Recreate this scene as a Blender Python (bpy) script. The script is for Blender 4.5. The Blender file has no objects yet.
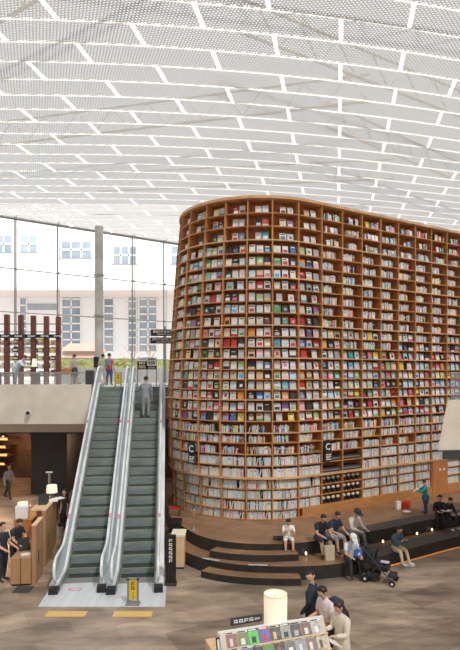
import bpy, bmesh, math, random
from mathutils import Vector, Matrix, noise
random.seed(11)
C = bpy.context.scene.collection
R = math.radians
F = 540.0; HZ = 373.0; EYE = 6.0
def at(px, Y, h=None):
    "world point seen at photograph column px at distance Y"
    return (px-230)/F*Y

# ---------------------------------------------------------------- materials
def mat(name, col, rough=.6, metal=0, emit=None, es=0, spec=.5):
    m = bpy.data.materials.new(name); m.use_nodes = True
    b = m.node_tree.nodes['Principled BSDF']
    b.inputs['Base Color'].default_value = (*col, 1)
    b.inputs['Roughness'].default_value = rough
    b.inputs['Metallic'].default_value = metal
    b.inputs['Specular IOR Level'].default_value = spec
    if emit:
        b.inputs['Emission Color'].default_value = (*emit, 1)
        b.inputs['Emission Strength'].default_value = es
    return m
def nz(m, col2, scale=6, lo=.35, hi=.65, stretch=(1,1,1), detail=4, coord='Object', bump=0):
    nt = m.node_tree; N = nt.nodes; L = nt.links; b = N['Principled BSDF']
    tc = N.new('ShaderNodeTexCoord'); mp = N.new('ShaderNodeMapping'); t = N.new('ShaderNodeTexNoise')
    cr = N.new('ShaderNodeValToRGB')
    mp.inputs['Scale'].default_value = stretch
    t.inputs['Scale'].default_value = scale; t.inputs['Detail'].default_value = detail
    cr.color_ramp.elements[0].position = lo; cr.color_ramp.elements[1].position = hi
    cr.color_ramp.elements[0].color = b.inputs['Base Color'].default_value[:]
    cr.color_ramp.elements[1].color = (*col2, 1)
    L.new(tc.outputs[coord], mp.inputs[0]); L.new(mp.outputs[0], t.inputs[0]); L.new(t.outputs[0], cr.inputs[0])
    L.new(cr.outputs[0], b.inputs['Base Color'])
    if bump:
        bp = N.new('ShaderNodeBump'); bp.inputs['Strength'].default_value = bump
        L.new(t.outputs[0], bp.inputs['Height']); L.new(bp.outputs[0], b.inputs['Normal'])
    return m
M = {}
M['shelf_wood'] = nz(mat('shelf_wood', (.44,.19,.062), .5), (.56,.27,.10), 3, stretch=(1,1,6))
M['back_wood'] = nz(mat('back_wood', (.35,.115,.03), .55), (.45,.165,.048), 2, stretch=(1,1,5))
M['edge_wood'] = nz(mat('edge_wood', (.58,.33,.16), .5), (.70,.46,.26), 3)
M['door_wood'] = nz(mat('door_wood', (.46,.17,.05), .45), (.55,.23,.08), 2, stretch=(5,5,.6))
M['counter_wood'] = nz(mat('counter_wood', (.40,.22,.11), .5), (.47,.27,.14), 3, stretch=(5,5,.6))
M['counter_top'] = nz(mat('counter_top', (.70,.46,.26), .4), (.78,.54,.32), 3, stretch=(1,5,1))
M['platform_wood'] = mat('platform_wood', (.36,.21,.12), .38)
def planks(m, c1, c2, c3, w=2.0, h=.22):
    nt = m.node_tree; N = nt.nodes; L = nt.links; b = N['Principled BSDF']
    tc = N.new('ShaderNodeTexCoord'); mp = N.new('ShaderNodeMapping'); br = N.new('ShaderNodeTexBrick')
    mp.inputs['Rotation'].default_value = (0,0,R(31))
    br.inputs['Scale'].default_value = 1; br.inputs['Brick Width'].default_value = w; br.inputs['Row Height'].default_value = h
    br.inputs['Color1'].default_value = (*c1,1); br.inputs['Color2'].default_value = (*c2,1); br.inputs['Mortar'].default_value = (*c3,1)
    br.inputs['Mortar Size'].default_value = .006
    t = N.new('ShaderNodeTexNoise'); t.inputs['Scale'].default_value = 1.3
    mx = N.new('ShaderNodeMix'); mx.data_type = 'RGBA'; mx.blend_type = 'MULTIPLY'
    cr = N.new('ShaderNodeValToRGB'); cr.color_ramp.elements[0].position=.35; cr.color_ramp.elements[1].position=.65
    cr.color_ramp.elements[0].color=(.72,.70,.68,1); cr.color_ramp.elements[1].color=(1,1,1,1)
    L.new(tc.outputs['Object'], mp.inputs[0]); L.new(mp.outputs[0], br.inputs[0]); L.new(mp.outputs[0], t.inputs[0])
    L.new(t.outputs[0], cr.inputs[0]); mx.inputs[0].default_value = 1
    L.new(br.outputs[0], mx.inputs[6]); L.new(cr.outputs[0], mx.inputs[7]); L.new(mx.outputs[2], b.inputs['Base Color'])
    return m
planks(M['platform_wood'], (.37,.215,.12), (.28,.16,.085), (.15,.09,.05))
M['riser'] = nz(mat('riser', (.022,.02,.019), .45), (.035,.032,.03), 3)
M['seat_strip'] = mat('seat_strip', (.10,.088,.08), .6)
M['floor'] = mat('floor_tile', (.4,.33,.27), .30)
def floor_nodes(m):
    nt = m.node_tree; N = nt.nodes; L = nt.links; b = N['Principled BSDF']
    tc = N.new('ShaderNodeTexCoord'); mp = N.new('ShaderNodeMapping'); br = N.new('ShaderNodeTexBrick')
    mp.inputs['Rotation'].default_value = (0,0,R(-28))
    br.inputs['Scale'].default_value = 1; br.inputs['Brick Width'].default_value = 1.8; br.inputs['Row Height'].default_value = .9
    br.inputs['Color1'].default_value = (.40,.32,.26,1); br.inputs['Color2'].default_value = (.22,.175,.145,1)
    br.inputs['Mortar'].default_value = (.30,.24,.20,1); br.inputs['Mortar Size'].default_value = .008
    br.inputs['Bias'].default_value = -.1
    L.new(tc.outputs['Object'], mp.inputs[0]); L.new(mp.outputs[0], br.inputs[0])
    mp2 = N.new('ShaderNodeMapping'); mp2.inputs['Rotation'].default_value=(0,0,R(-28)); mp2.inputs['Scale'].default_value=(.5,1.6,1)
    L.new(tc.outputs['Object'], mp2.inputs[0])
    t = N.new('ShaderNodeTexNoise'); t.inputs['Scale'].default_value = 1.1; t.inputs['Detail'].default_value = 5
    t.inputs['Roughness'].default_value = .6
    L.new(mp2.outputs[0], t.inputs[0])
    cr = N.new('ShaderNodeValToRGB'); cr.color_ramp.elements[0].position=.36; cr.color_ramp.elements[1].position=.66
    cr.color_ramp.elements[0].color=(.55,.53,.50,1); cr.color_ramp.elements[1].color=(1.35,1.28,1.16,1)  # soft warm patches of sunlight painted into the tile colour by noise
    L.new(t.outputs[0], cr.inputs[0])
    mx = N.new('ShaderNodeMix'); mx.data_type='RGBA'; mx.blend_type='MULTIPLY'; mx.inputs[0].default_value=1
    L.new(br.outputs[0], mx.inputs[6]); L.new(cr.outputs[0], mx.inputs[7]); L.new(mx.outputs[2], b.inputs['Base Color'])
floor_nodes(M['floor'])
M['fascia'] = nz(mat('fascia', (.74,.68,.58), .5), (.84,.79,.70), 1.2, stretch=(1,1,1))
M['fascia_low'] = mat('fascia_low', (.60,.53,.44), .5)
M['pale_metal'] = nz(mat('pale_metal', (.70,.74,.77), .35, .15), (.86,.88,.90), 1.5, stretch=(1,1,1))
M['landing'] = nz(mat('landing', (.66,.69,.72), .35, .2), (.76,.79,.82), 1.0, stretch=(6,.5,1))
M['dark_metal'] = mat('dark_metal', (.05,.052,.055), .4, .4)
M['grey_metal'] = mat('grey_metal', (.33,.33,.32), .45, .5)
M['chrome'] = mat('chrome', (.7,.7,.7), .2, .9)
M['column'] = nz(mat('column', (.36,.34,.30), .6), (.46,.44,.40), 1.5)
M['esc_step'] = nz(mat('esc_step', (.22,.27,.265), .5, .2), (.31,.36,.35), 2, stretch=(1,1,3))
M['esc_tread'] = mat('esc_tread', (.045,.06,.06), .5, .2)
M['esc_dark'] = mat('esc_dark', (.02,.025,.025), .6)
M['yellow'] = mat('yellow', (.75,.55,.03), .5)
M['step_line'] = mat('step_line', (.42,.33,.10), .6)
M['tactile'] = mat('tactile', (.70,.46,.16), .6)
M['pink'] = mat('pink', (.72,.26,.36), .5)
M['black'] = mat('black', (.012,.012,.014), .5)
M['charcoal'] = mat('charcoal', (.045,.045,.05), .6)
M['darkwall'] = nz(mat('darkwall', (.055,.057,.062), .6), (.075,.077,.082), 1)
M['shop_dark'] = nz(mat('shop_dark', (.06,.032,.018), .6), (.13,.06,.03), 1.2)
M['white'] = mat('white', (.8,.8,.79), .5)
M['paper'] = mat('paper', (.82,.80,.74), .7)
M['cream'] = mat('cream', (.80,.70,.52), .7)
M['red'] = mat('red', (.65,.03,.02), .5)
M['darkred'] = nz(mat('darkred', (.11,.03,.022), .5), (.17,.05,.035), 2)
M['hedge'] = nz(mat('hedge', (.42,.45,.13), .8), (.62,.62,.28), 4)
M['bldg'] = mat('bldg', (.86,.84,.83), .7)
M['bldg_soffit'] = mat('bldg_soffit', (.72,.62,.60), .7)
M['bldg_glass'] = nz(mat('bldg_glass', (.22,.27,.33), .25), (.36,.41,.47), .25, .4, .6)
M['bldg_brown'] = mat('bldg_brown', (.42,.27,.22), .7)
M['stone'] = mat('stone', (.5,.48,.46), .7)
M['shade'] = mat('shade', (.80,.74,.62), .7, emit=(1,.86,.64), es=.40)
M['shade_rib'] = mat('shade_rib', (.8,.66,.45), .7, emit=(1,.82,.6), es=.30)
M['warm_light'] = mat('warm_light', (1,.8,.5), .5, emit=(1,.75,.45), es=1.6)
M['led'] = mat('led', (1,.5,.2), .5, emit=(1,.35,.1), es=.25)
M['shop_light'] = mat('shop_light', (1,.6,.3), .5, emit=(1,.45,.16), es=1.0)
M['plant'] = mat('plant', (.05,.12,.03), .7)

def glassmat(name, tint=(.9,.95,.97), fac=.12, diff=None, dfac=0):
    m = bpy.data.materials.new(name); m.use_nodes = True
    nt = m.node_tree; N = nt.nodes; L = nt.links; N.clear()
    o = N.new('ShaderNodeOutputMaterial'); tr = N.new('ShaderNodeBsdfTransparent'); gl = N.new('ShaderNodeBsdfGlossy')
    mx = N.new('ShaderNodeMixShader'); tr.inputs[0].default_value = (*tint,1); gl.inputs['Roughness'].default_value=.08
    mx.inputs[0].default_value = fac
    L.new(tr.outputs[0], mx.inputs[1]); L.new(gl.outputs[0], mx.inputs[2])
    last = mx
    if diff:
        d = N.new('ShaderNodeBsdfDiffuse'); d.inputs[0].default_value=(*diff,1)
        m2 = N.new('ShaderNodeMixShader'); m2.inputs[0].default_value = dfac
        L.new(mx.outputs[0], m2.inputs[1]); L.new(d.outputs[0], m2.inputs[2]); last = m2
    L.new(last.outputs[0], o.inputs[0]); return m
M['glass'] = glassmat('glass', (.96,.98,.98), .04)
M['rail_glass'] = glassmat('rail_glass', (.90,.93,.94), .08, (.75,.76,.77), .10)
M['esc_glass'] = glassmat('esc_glass', (.86,.92,.94), .14, (.75,.80,.82), .34)

# perforated ceiling sheet: white metal with rows of diamond holes, partly letting the light through
def lattice():
    m = bpy.data.materials.new('perforated_sheet'); m.use_nodes = True
    nt = m.node_tree; N = nt.nodes; L = nt.links; N.clear()
    o = N.new('ShaderNodeOutputMaterial')
    tc = N.new('ShaderNodeTexCoord'); mp = N.new('ShaderNodeMapping')
    mp.inputs['Rotation'].default_value=(0,0,R(9)); mp.inputs['Scale'].default_value=(1/.095,1/.085,1)
    L.new(tc.outputs['Object'], mp.inputs[0])
    se = N.new('ShaderNodeSeparateXYZ'); L.new(mp.outputs[0], se.inputs[0])
    def math_(op, a, b=None):
        n = N.new('ShaderNodeMath'); n.operation = op
        for k, v in ((0,a),(1,b)):
            if v is None: continue
            if isinstance(v,(int,float)): n.inputs[k].default_value = v
            else: L.new(v, n.inputs[k])
        return n.outputs[0]
    fy = math_('FLOOR', se.outputs[1]); half = math_('MULTIPLY', math_('MODULO', fy, 2.0), .5)
    fx = math_('FRACT', math_('ADD', se.outputs[0], half)); gy = math_('FRACT', se.outputs[1])
    dx = math_('ABSOLUTE', math_('SUBTRACT', fx, .5)); dy = math_('ABSOLUTE', math_('SUBTRACT', gy, .5))
    dist = math_('ADD', dx, math_('MULTIPLY', dy, .95))
    hole = math_('LESS_THAN', dist, .41)
    tr = N.new('ShaderNodeBsdfTransparent'); tr.inputs[0].default_value=(.84,.86,.88,1)
    d = N.new('ShaderNodeBsdfDiffuse'); d.inputs[0].default_value=(.56,.56,.55,1)
    tl = N.new('ShaderNodeBsdfTranslucent'); tl.inputs[0].default_value=(.78,.77,.74,1)
    mt = N.new('ShaderNodeMixShader'); mt.inputs[0].default_value=.14
    L.new(d.outputs[0], mt.inputs[1]); L.new(tl.outputs[0], mt.inputs[2])
    mx = N.new('ShaderNodeMixShader'); L.new(math_('MULTIPLY', hole, .80), mx.inputs[0])
    L.new(mt.outputs[0], mx.inputs[1]); L.new(tr.outputs[0], mx.inputs[2]); L.new(mx.outputs[0], o.inputs[0])
    return m
M['lattice'] = lattice()
def opal():
    m = bpy.data.materials.new('opal_glazing'); m.use_nodes = True
    nt = m.node_tree; N = nt.nodes; L = nt.links; N.clear()
    o = N.new('ShaderNodeOutputMaterial'); tr = N.new('ShaderNodeBsdfTransparent'); tl = N.new('ShaderNodeBsdfTranslucent')
    tl.inputs[0].default_value=(.95,.95,.95,1)
    mx = N.new('ShaderNodeMixShader'); mx.inputs[0].default_value=.35
    L.new(tr.outputs[0], mx.inputs[1]); L.new(tl.outputs[0], mx.inputs[2]); L.new(mx.outputs[0], o.inputs[0]); return m
M['opal'] = opal()
M['frame_white'] = mat('frame_white', (.85,.83,.80), .5)

# ---------------------------------------------------------------- mesh builder
class MB:
    def __init__(s): s.v=[]; s.f=[]; s.m=[]; s.mats=[]
    def mi(s, m):
        if isinstance(m,str): m = M[m]
        if m not in s.mats: s.mats.append(m)
        return s.mats.index(m)
    def add(s, vs, fs, m, T=None):
        b=len(s.v); k=s.mi(m)
        for p in vs:
            p=Vector(p); s.v.append(T@p if T else p)
        for f in fs: s.f.append([b+i for i in f]); s.m.append(k)
    def box(s, x0,x1,y0,y1,z0,z1,m,T=None):
        s.add([(x0,y0,z0),(x1,y0,z0),(x1,y1,z0),(x0,y1,z0),(x0,y0,z1),(x1,y0,z1),(x1,y1,z1),(x0,y1,z1)],
              [(0,3,2,1),(4,5,6,7),(0,1,5,4),(1,2,6,5),(2,3,7,6),(3,0,4,7)], m, T)
    def hexa(s, b4, t4, m):
        s.add(list(b4)+list(t4), [(3,2,1,0),(4,5,6,7),(0,1,5,4),(1,2,6,5),(2,3,7,6),(3,0,4,7)], m)
    def tube(s, pts, r, m, n=8, cap=True):
        pts=[Vector(p) for p in pts]; k=len(pts); rr = r if isinstance(r,(list,tuple)) else [r]*k
        rings=[]; up=None
        for i,p in enumerate(pts):
            d=(pts[min(i+1,k-1)]-pts[max(i-1,0)]).normalized()
            if up is None:
                up = Vector((0,0,1)) if abs(d.z)<.9 else Vector((0,1,0))
            a=d.cross(up).normalized(); b=a.cross(d).normalized(); up=b
            rings.append([p+(a*math.cos(2*math.pi*j/n)+b*math.sin(2*math.pi*j/n))*rr[i] for j in range(n)])
        vs=[q for g in rings for q in g]; fs=[]
        for i in range(k-1):
            for j in range(n):
                fs.append((i*n+j, i*n+(j+1)%n, (i+1)*n+(j+1)%n, (i+1)*n+j))
        if cap: fs.append(tuple(range(n))[::-1]); fs.append(tuple((k-1)*n+j for j in range(n)))
        s.add(vs, fs, m)
    def prism(s, poly, z0, z1, m, mside=None):
        n=len(poly); a=sum(poly[i][0]*poly[(i+1)%n][1]-poly[(i+1)%n][0]*poly[i][1] for i in range(n))
        if a<0: poly=poly[::-1]
        vs=[(x,y,z0) for x,y in poly]+[(x,y,z1) for x,y in poly]
        s.add(vs,[tuple(range(n))[::-1], tuple(range(n,2*n))], m)
        s.add(vs,[(i,(i+1)%n,n+(i+1)%n,n+i) for i in range(n)], mside or m)
    def lathe(s, prof, m, c=(0,0,0), n=24):
        vs=[]; fs=[]
        for r,z in prof:
            for j in range(n): a=2*math.pi*j/n; vs.append((c[0]+r*math.cos(a),c[1]+r*math.sin(a),c[2]+z))
        for i in range(len(prof)-1):
            for j in range(n): fs.append((i*n+j,i*n+(j+1)%n,(i+1)*n+(j+1)%n,(i+1)*n+j))
        s.add(vs,fs,m)
    def ball(s, c, r, m, n=10, T=None):
        rx,ry,rz = r if isinstance(r,(list,tuple)) else (r,r,r)
        vs=[];fs=[];k=n//2+1
        for i in range(k+1):
            t=math.pi*i/k
            for j in range(n):
                a=2*math.pi*j/n
                vs.append((c[0]+rx*math.sin(t)*math.cos(a),c[1]+ry*math.sin(t)*math.sin(a),c[2]+rz*math.cos(t)))
        for i in range(k):
            for j in range(n): fs.append((i*n+j,(i+1)*n+j,(i+1)*n+(j+1)%n,i*n+(j+1)%n))
        s.add(vs,fs,m,T)
    def build(s, name, parent=None, smooth=False, bevel=0, **kw):
        me=bpy.data.meshes.new(name); me.from_pydata([tuple(p) for p in s.v],[],s.f)
        for m in s.mats: me.materials.append(m)
        me.polygons.foreach_set('material_index', s.m)
        if smooth: me.polygons.foreach_set('use_smooth',[True]*len(s.f))
        me.update(); o=bpy.data.objects.new(name,me); C.objects.link(o)
        if bevel:
            b=o.modifiers.new('b','BEVEL'); b.width=bevel; b.segments=2; b.limit_method='ANGLE'
        if parent is not None: o.parent=parent
        return tag(o, **kw)
def tag(o, label=None, category=None, group=None, kind=None):
    for k,v in (('label',label),('category',category),('group',group),('kind',kind)):
        if v: o[k]=v
    return o
def thing(name, label, category, loc=(0,0,0), rz=0, group=None):
    o=bpy.data.objects.new(name,None); o.empty_display_size=.2; C.objects.link(o)
    o.location=loc; o.rotation_euler=(0,0,rz); return tag(o,label,category,group)
def struct(mb, name, **k): return mb.build(name, kind='structure', **k)
def dup(o, loc=None, rz=None, label=None, parent=None):
    c=o.copy(); C.objects.link(c)
    if parent is not None: c.parent=parent
    if loc is not None: c.location=loc
    if rz is not None: c.rotation_euler=(0,0,rz)
    if label: c['label']=label
    for ch in list(o.children): dup(ch, parent=c)
    return c
def bars_text(mb, x0, x1, z0, z1, y, m, groups=4, T=None, seed=0):
    "rows of small pale strokes: writing too small to read in the photograph"
    rr=random.Random(seed); w=(x1-x0)/groups; h=z1-z0
    for g in range(groups):
        a=x0+g*w+w*.12; b=x0+(g+1)*w-w*.12
        mb.box(a,b,y-.004,y,z0+h*.75,z1,m,T); mb.box(a,a+(b-a)*.3,y-.004,y,z0,z0+h*.65,m,T)
        mb.box(a+(b-a)*.5,b,y-.004,y,z0+h*rr.choice((0,.3)),z0+h*.5,m,T)

# ---------------------------------------------------------------- shell
mb=MB(); mb.add([(-30,-8,0),(30,-8,0),(30,45,0),(-30,45,0)],[(0,1,2,3)],'floor'); struct(mb,'floor')
CZ=15.0
def g_row(X):
    if X<-6: return -.84+.36+(X+6)*.02
    if X>8: return .14*8+.01*64+(X-8)*.30
    return .14*X+.01*X*X
WN = Vector((-.7,1,0)).normalized()
def ceiling():
    bm=bmesh.new()
    mats=['lattice','frame_white','opal']
    def quad(ps, mi):
        f=bm.faces.new([bm.verts.new(p) for p in ps]); f.material_index=mi
    rw=.945; seg=.65
    for j in range(-18,34):
        v0=13.22+rw*j
        ymid=v0+.5
        x0=(-24 if v0>-5 else -12); x1=36
        k=(0 if j%2==0 else 1.85)
        divs=[]
        n=-12
        while True:
            xd=n*3.7+k+.2056*(v0+rw/2+0.5); n+=1
            if xd>x1: break
            if xd>x0: divs.append(xd)
        xs=[x0]
        while xs[-1]<x1: xs.append(xs[-1]+seg)
        Yb=lambda X: v0+g_row(X)
        fw=.018; sx=.2056
        # frame strip along the row's near edge, standing below the sheet
        for a,b in zip(xs,xs[1:]):
            z=CZ-.02
            A=(a,Yb(a)-fw,z);B=(b,Yb(b)-fw,z);Cc=(b,Yb(b)+fw,z);D=(a,Yb(a)+fw,z)
            quad((A,D,Cc,B),2)
            quad((A,B,(b,Yb(b)-fw,CZ+.02),(a,Yb(a)-fw,CZ+.02)),1)
            quad((D,(a,Yb(a)+fw,CZ+.02),(b,Yb(b)+fw,CZ+.02),Cc),1)
        for a,b in zip(xs,xs[1:]):
            quad(((a,Yb(a)+fw,CZ-.01),(a,Yb(a)+fw+.065,CZ-.01),(b,Yb(b)+fw+.065,CZ-.01),(b,Yb(b)+fw,CZ-.01)),2)
        dw=.125
        cuts=[x0]+divs+[x1]
        for a,b in zip(cuts,cuts[1:]):
            a2=a+dw/2; b2=b-dw/2; m=max(1,int((b2-a2)/seg)+1)
            for q in range(m):
                p0=a2+(b2-a2)*q/m; p1=a2+(b2-a2)*(q+1)/m
                e0=sx*rw/2
                quad(((p0-e0,Yb(p0-e0)+fw,CZ),(p0+e0,Yb(p0+e0)+rw-fw,CZ),(p1+e0,Yb(p1+e0)+rw-fw,CZ),(p1-e0,Yb(p1-e0)+fw,CZ)),0)
        for d in divs:
            e0=sx*rw/2; h=dw/2
            quad(((d-h-e0,Yb(d-e0)+fw,CZ-.03),(d-h+e0,Yb(d+e0)+rw-fw,CZ-.03),(d+h+e0,Yb(d+e0)+rw-fw,CZ-.03),(d+h-e0,Yb(d-e0)+fw,CZ-.03)),2)
    g=bm.verts[:]+bm.edges[:]+bm.faces[:]
    bmesh.ops.bisect_plane(bm, geom=g, plane_co=(-8.3,34.05,0), plane_no=WN, clear_outer=True)
    me=bpy.data.meshes.new('ceiling'); bm.to_mesh(me); bm.free()
    for n in mats: me.materials.append(M[n])
    o=bpy.data.objects.new('ceiling',me); C.objects.link(o); tag(o,kind='structure')
ceiling()
# roof trusses that stand above the perforated sheet
tn=0
for k in range(8):
    a=R(-52+k*15+ (k%3)*4); mb=MB(); ox=-9+k*3.2; oy=8+ (k*7)%23
    d=Vector((math.cos(a),math.sin(a),0)); p=Vector((ox,oy,16.1))
    L_=16
    A=p-d*L_/2; B=p+d*L_/2
    mb.tube([A,B],.06,'column',6); mb.tube([A+Vector((0,0,1)),B+Vector((0,0,1))],.05,'column',6)
    for q in range(10):
        s0=A+d*(L_*q/10); s1=A+d*(L_*(q+.5)/10)+Vector((0,0,1)); s2=A+d*(L_*(q+1)/10)
        mb.tube([s0,s1],.03,'column',5); mb.tube([s1,s2],.03,'column',5)
    # keep inside of glazing
    if (A-Vector((-8.3,33,0))).dot(WN)<0 and (B-Vector((-8.3,33,0))).dot(WN)<0:
        tn+=1; struct(mb,'trim_%d'%(10+tn))

def wy(X): return 34+.7*(X+8.3)
# window wall: bays of glass between cable trusses
BX=[-16.5,-14.45,-12.4,-10.4,-8.3,-6.4,-4.5,-2.5,-.5,1.5]
DK=5.36
for i,(a,b) in enumerate(zip(BX,BX[1:])):
    T=lambda X,z,off=0:(X+off*.57,wy(X)-off*.82,z)
    fr=MB()
    fr.tube([T(a,DK),T(a,CZ)],.05,'grey_metal',6)
    fr.tube([T(a,DK,.35),T(a,CZ,.35)],.022,'grey_metal',6)
    for z in (6.9,9.5,12.0,14.9):
        fr.tube([T(a,z),T(b,z)],.035 if z<14 else .09,'grey_metal',6)
        fr.tube([T(a,z,0),T(a,z,.35)],.03,'grey_metal',6)
        p=T(a,z,.1); fr.ball(p,.09,'grey_metal',8)
    w=struct(fr,'window_%d'%(i+1))
    gl=MB(); gl.add([T(a,DK,-.08),T(b,DK,-.08),T(b,CZ,-.08),T(a,CZ,-.08)],[(0,1,2,3)],'glass'); gl.build('window_pane',w)
mb=MB(); px=at(99,33.2); mb.tube([(px,33.2,DK),(px,33.2,CZ)],.255,'column',24)
for z in (9.5,12): mb.lathe([(.25,-.05),(.31,-.05),(.31,.05),(.25,.05)],'grey_metal',(px,33.2,z))
struct(mb,'trim_1',smooth=False)

# side walls far outside of the view
mb=MB(); mb.box(-24,-23.7,-8,26,0,15.2,'fascia'); struct(mb,'wall_left')
mb=MB(); mb.box(24,24.3,-8,45,0,15.2,'fascia'); struct(mb,'wall_right')
mb=MB(); mb.box(-24,24,-8.3,-8,0,15.2,'fascia'); struct(mb,'wall_back')

# upper floor slab, front face and its lower band
deck=[(-23.7,23.5),(-6.05,23.5),(-6.05,24.75),(-2.62,24.75),(-2.62,26.6),(1.2,26.9),(1.2,wy(1.2)),(-18,wy(-18)),(-23.7,wy(-18))]
mb=MB(); mb.prism(deck,4.9,DK,'stone'); struct(mb,'floor_upper')
mb=MB()
def band(x0,x1,y0,z0,y1,z1,th,m,mm=None):
    mb.hexa([(x0,y0,z0),(x1,y0,z0),(x1,y0+th,z0),(x0,y0+th,z0)],[(x0,y1,z1),(x1,y1,z1),(x1,y1+th,z1),(x0,y1+th,z1)],m)
band(-23.7,-6.0,23.5,3.78,23.3,5.5,.18,'fascia'); struct(mb,'trim_2')
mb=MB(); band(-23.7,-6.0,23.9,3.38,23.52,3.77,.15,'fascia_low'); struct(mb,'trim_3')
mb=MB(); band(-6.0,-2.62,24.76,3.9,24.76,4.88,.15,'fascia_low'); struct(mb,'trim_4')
mb=MB(); mb.prism([(-23.7,24),(-6.1,24),(-6.1,25),(-2.7,25),(-2.7,27),(1,27.2),(1,wy(1)-.3),(-17,wy(-17)-.3),(-23.7,wy(-17)-.3)],3.3,3.38,'charcoal'); struct(mb,'trim_5')
# wall of the shop under the upper floor
mb=MB(); mb.box(-23.7,1,31.0,31.3,0,3.3,'shop_dark'); struct(mb,'wall_far')
mb=MB(); mb.box(at(31,26.8),at(67,26.8),26.8,29.5,0,3.3,'darkwall'); struct(mb,'wall_shop')
# nearer balcony at the right edge
mb=MB()
def edge(x0,x1,y0,y1,th,z0,z1,m,lean=.25):
    mb.hexa([(x0-lean*.35,y0+lean*.2,z0),(x1,y1+lean*.2,z0),(x1,y1+th,z0),(x0-lean*.35+.2,y0+th,z0)],[(x0,y0,z1),(x1,y1,z1),(x1,y1+th,z1),(x0+.2,y0+th,z1)],m)
edge(5.72,12,14.2,14.9,.2,3.95,5.28,'fascia',.6); struct(mb,'trim_6')
mb=MB(); mb.prism([(5.6,14.25),(12,14.95),(12,19),(9.6,18.4)],3.72,3.94,'charcoal'); struct(mb,'trim_7')
mb=MB(); mb.prism([(5.9,14.45),(12,15.15),(12,19),(9.8,18.4)],5.0,5.2,'stone'); struct(mb,'floor_balcony')
t=thing('glass_balustrade','clear glass balustrade with metal rail on the beige balcony at right edge','railing')
mb=MB(); mb.box(0,0,0,0,0,0,'rail_glass') if False else None
mb.hexa([(5.86,14.35,5.28),(12,15.05,5.28),(12,15.07,5.28),(5.86,14.37,5.28)],[(5.86,14.35,6.0),(12,15.05,6.0),(12,15.07,6.0),(5.86,14.37,6.0)],'rail_glass'); mb.build('glass_panel',t)
mb=MB(); mb.tube([(5.86,14.36,6.0),(12,15.06,6.0)],.022,'grey_metal'); mb.build('handrail',t)

# glass balustrade of the upper floor at left
t=thing('glass_balustrade','long glass balustrade on the upper floor edge left of the escalators','railing')
for k in range(9):
    x0=-20.2+k*1.55; mb=MB(); mb.box(x0,x0+1.5,23.42,23.44,5.5,6.0,'rail_glass'); mb.build('glass_panel',t)
mb=MB(); mb.tube([(-20.2,23.43,6.02),(-6.25,23.43,6.02)],.022,'grey_metal'); mb.build('handrail',t)

# ---------------------------------------------------------------- outdoors
mb=MB(); mb.add([(-120,wy(-18)+.2,5.2),(60,wy(-18)+.2,5.2),(60,160,5.2),(-120,160,5.2)],[(0,1,2,3)],'stone')
me=mb.build('ground_outside',kind='structure')
bm=bmesh.new(); bm.from_mesh(me.data); bmesh.ops.bisect_plane(bm,geom=bm.verts[:]+bm.edges[:]+bm.faces[:],plane_co=(-8.3,34.3,0),plane_no=WN,clear_inner=True); bm.to_mesh(me.data); bm.free()
def hedge(X0,X1,off,z0,z1,name,label):
    t=thing(name,label,'hedge')
    mb=MB()
    a=Vector((X0,wy(X0)+off,0)); b=Vector((X1,wy(X1)+off,0)); d=(b-a).normalized(); n=Vector((-d.y,d.x,0))
    q=lambda p,u,z:(p.x+n.x*u,p.y+n.y*u,z)
    mb.hexa([q(a,0,5.2),q(b,0,5.2),q(b,1.2,5.2),q(a,1.2,5.2)],[q(a,0,z0),q(b,0,z0),q(b,1.2,z0),q(a,1.2,z0)],'stone'); mb.build('planter_wall',t)
    mb=MB(); L_=(b-a).length; rr=random.Random(3)
    for k in range(int(L_*14)):
        p=a+d*rr.uniform(0,L_)+n*rr.uniform(.1,1.1); r=rr.uniform(.12,.26)
        mb.ball((p.x,p.y,rr.uniform(z0,z1-r)),(r*1.4,r,r),'hedge',6)
    mb.hexa([q(a,.1,z0),q(b,.1,z0),q(b,1.1,z0),q(a,1.1,z0)],[q(a,.2,z1-.15),q(b,.2,z1-.15),q(b,1.0,z1-.15),q(a,1.0,z1-.15)],'hedge'); mb.build('foliage',t)
hedge(-11.6,2,5,6.35,7.15,'hedge','yellow-green clipped hedge on a low stone wall outside the glazing')
# white office block across the street
t=thing('office_building','large white office block with grey ribbon windows beyond the glass wall','building',(-20,60,5.2))
def P(mbd,name,sub=None):
    o=mbd.build(name,t); o.location=(20,-60,-5.2)
    return o
Yb=60; X_=lambda px,Y=Yb:at(px,Y); Z_=lambda py,Y=Yb:EYE+(HZ-py)*Y/F
mb=MB(); mb.box(X_(-140),X_(215),60,80,Z_(287),Z_(205),'bldg'); mb.box(X_(-140),X_(215),60,66,Z_(290),Z_(287),'bldg_soffit'); P(mb,'upper_storey')
mb=MB(); mb.box(X_(-140),X_(260),66,80,5.2,Z_(287),'bldg'); P(mb,'lower_wall')
for a,b in ((-60,-30),(-14,13),(20,38),(61,92),(113,137),(171,190)):
    mb=MB(); mb.box(X_(a),X_(b),59.9,60.1,Z_(252.5 if a<50 else 258 if a<100 else 264),Z_(236 if a<50 else 242 if a<100 else 247),'bldg_glass')
    z0=Z_(252.5 if a<50 else 258 if a<100 else 264); z1=Z_(236 if a<50 else 242 if a<100 else 247)
    n=max(2,int((b-a)/8))
    for k in range(n+1):
        x=X_(a)+(X_(b)-X_(a))*k/n; mb.box(x-.08,x+.08,59.85,60.12,z0,z1,'bldg')
    mb.box(X_(a),X_(b),59.85,60.12,(z0+z1)/2-.1,(z0+z1)/2+.1,'bldg'); P(mb,'ribbon_window')
Y2=66
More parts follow.
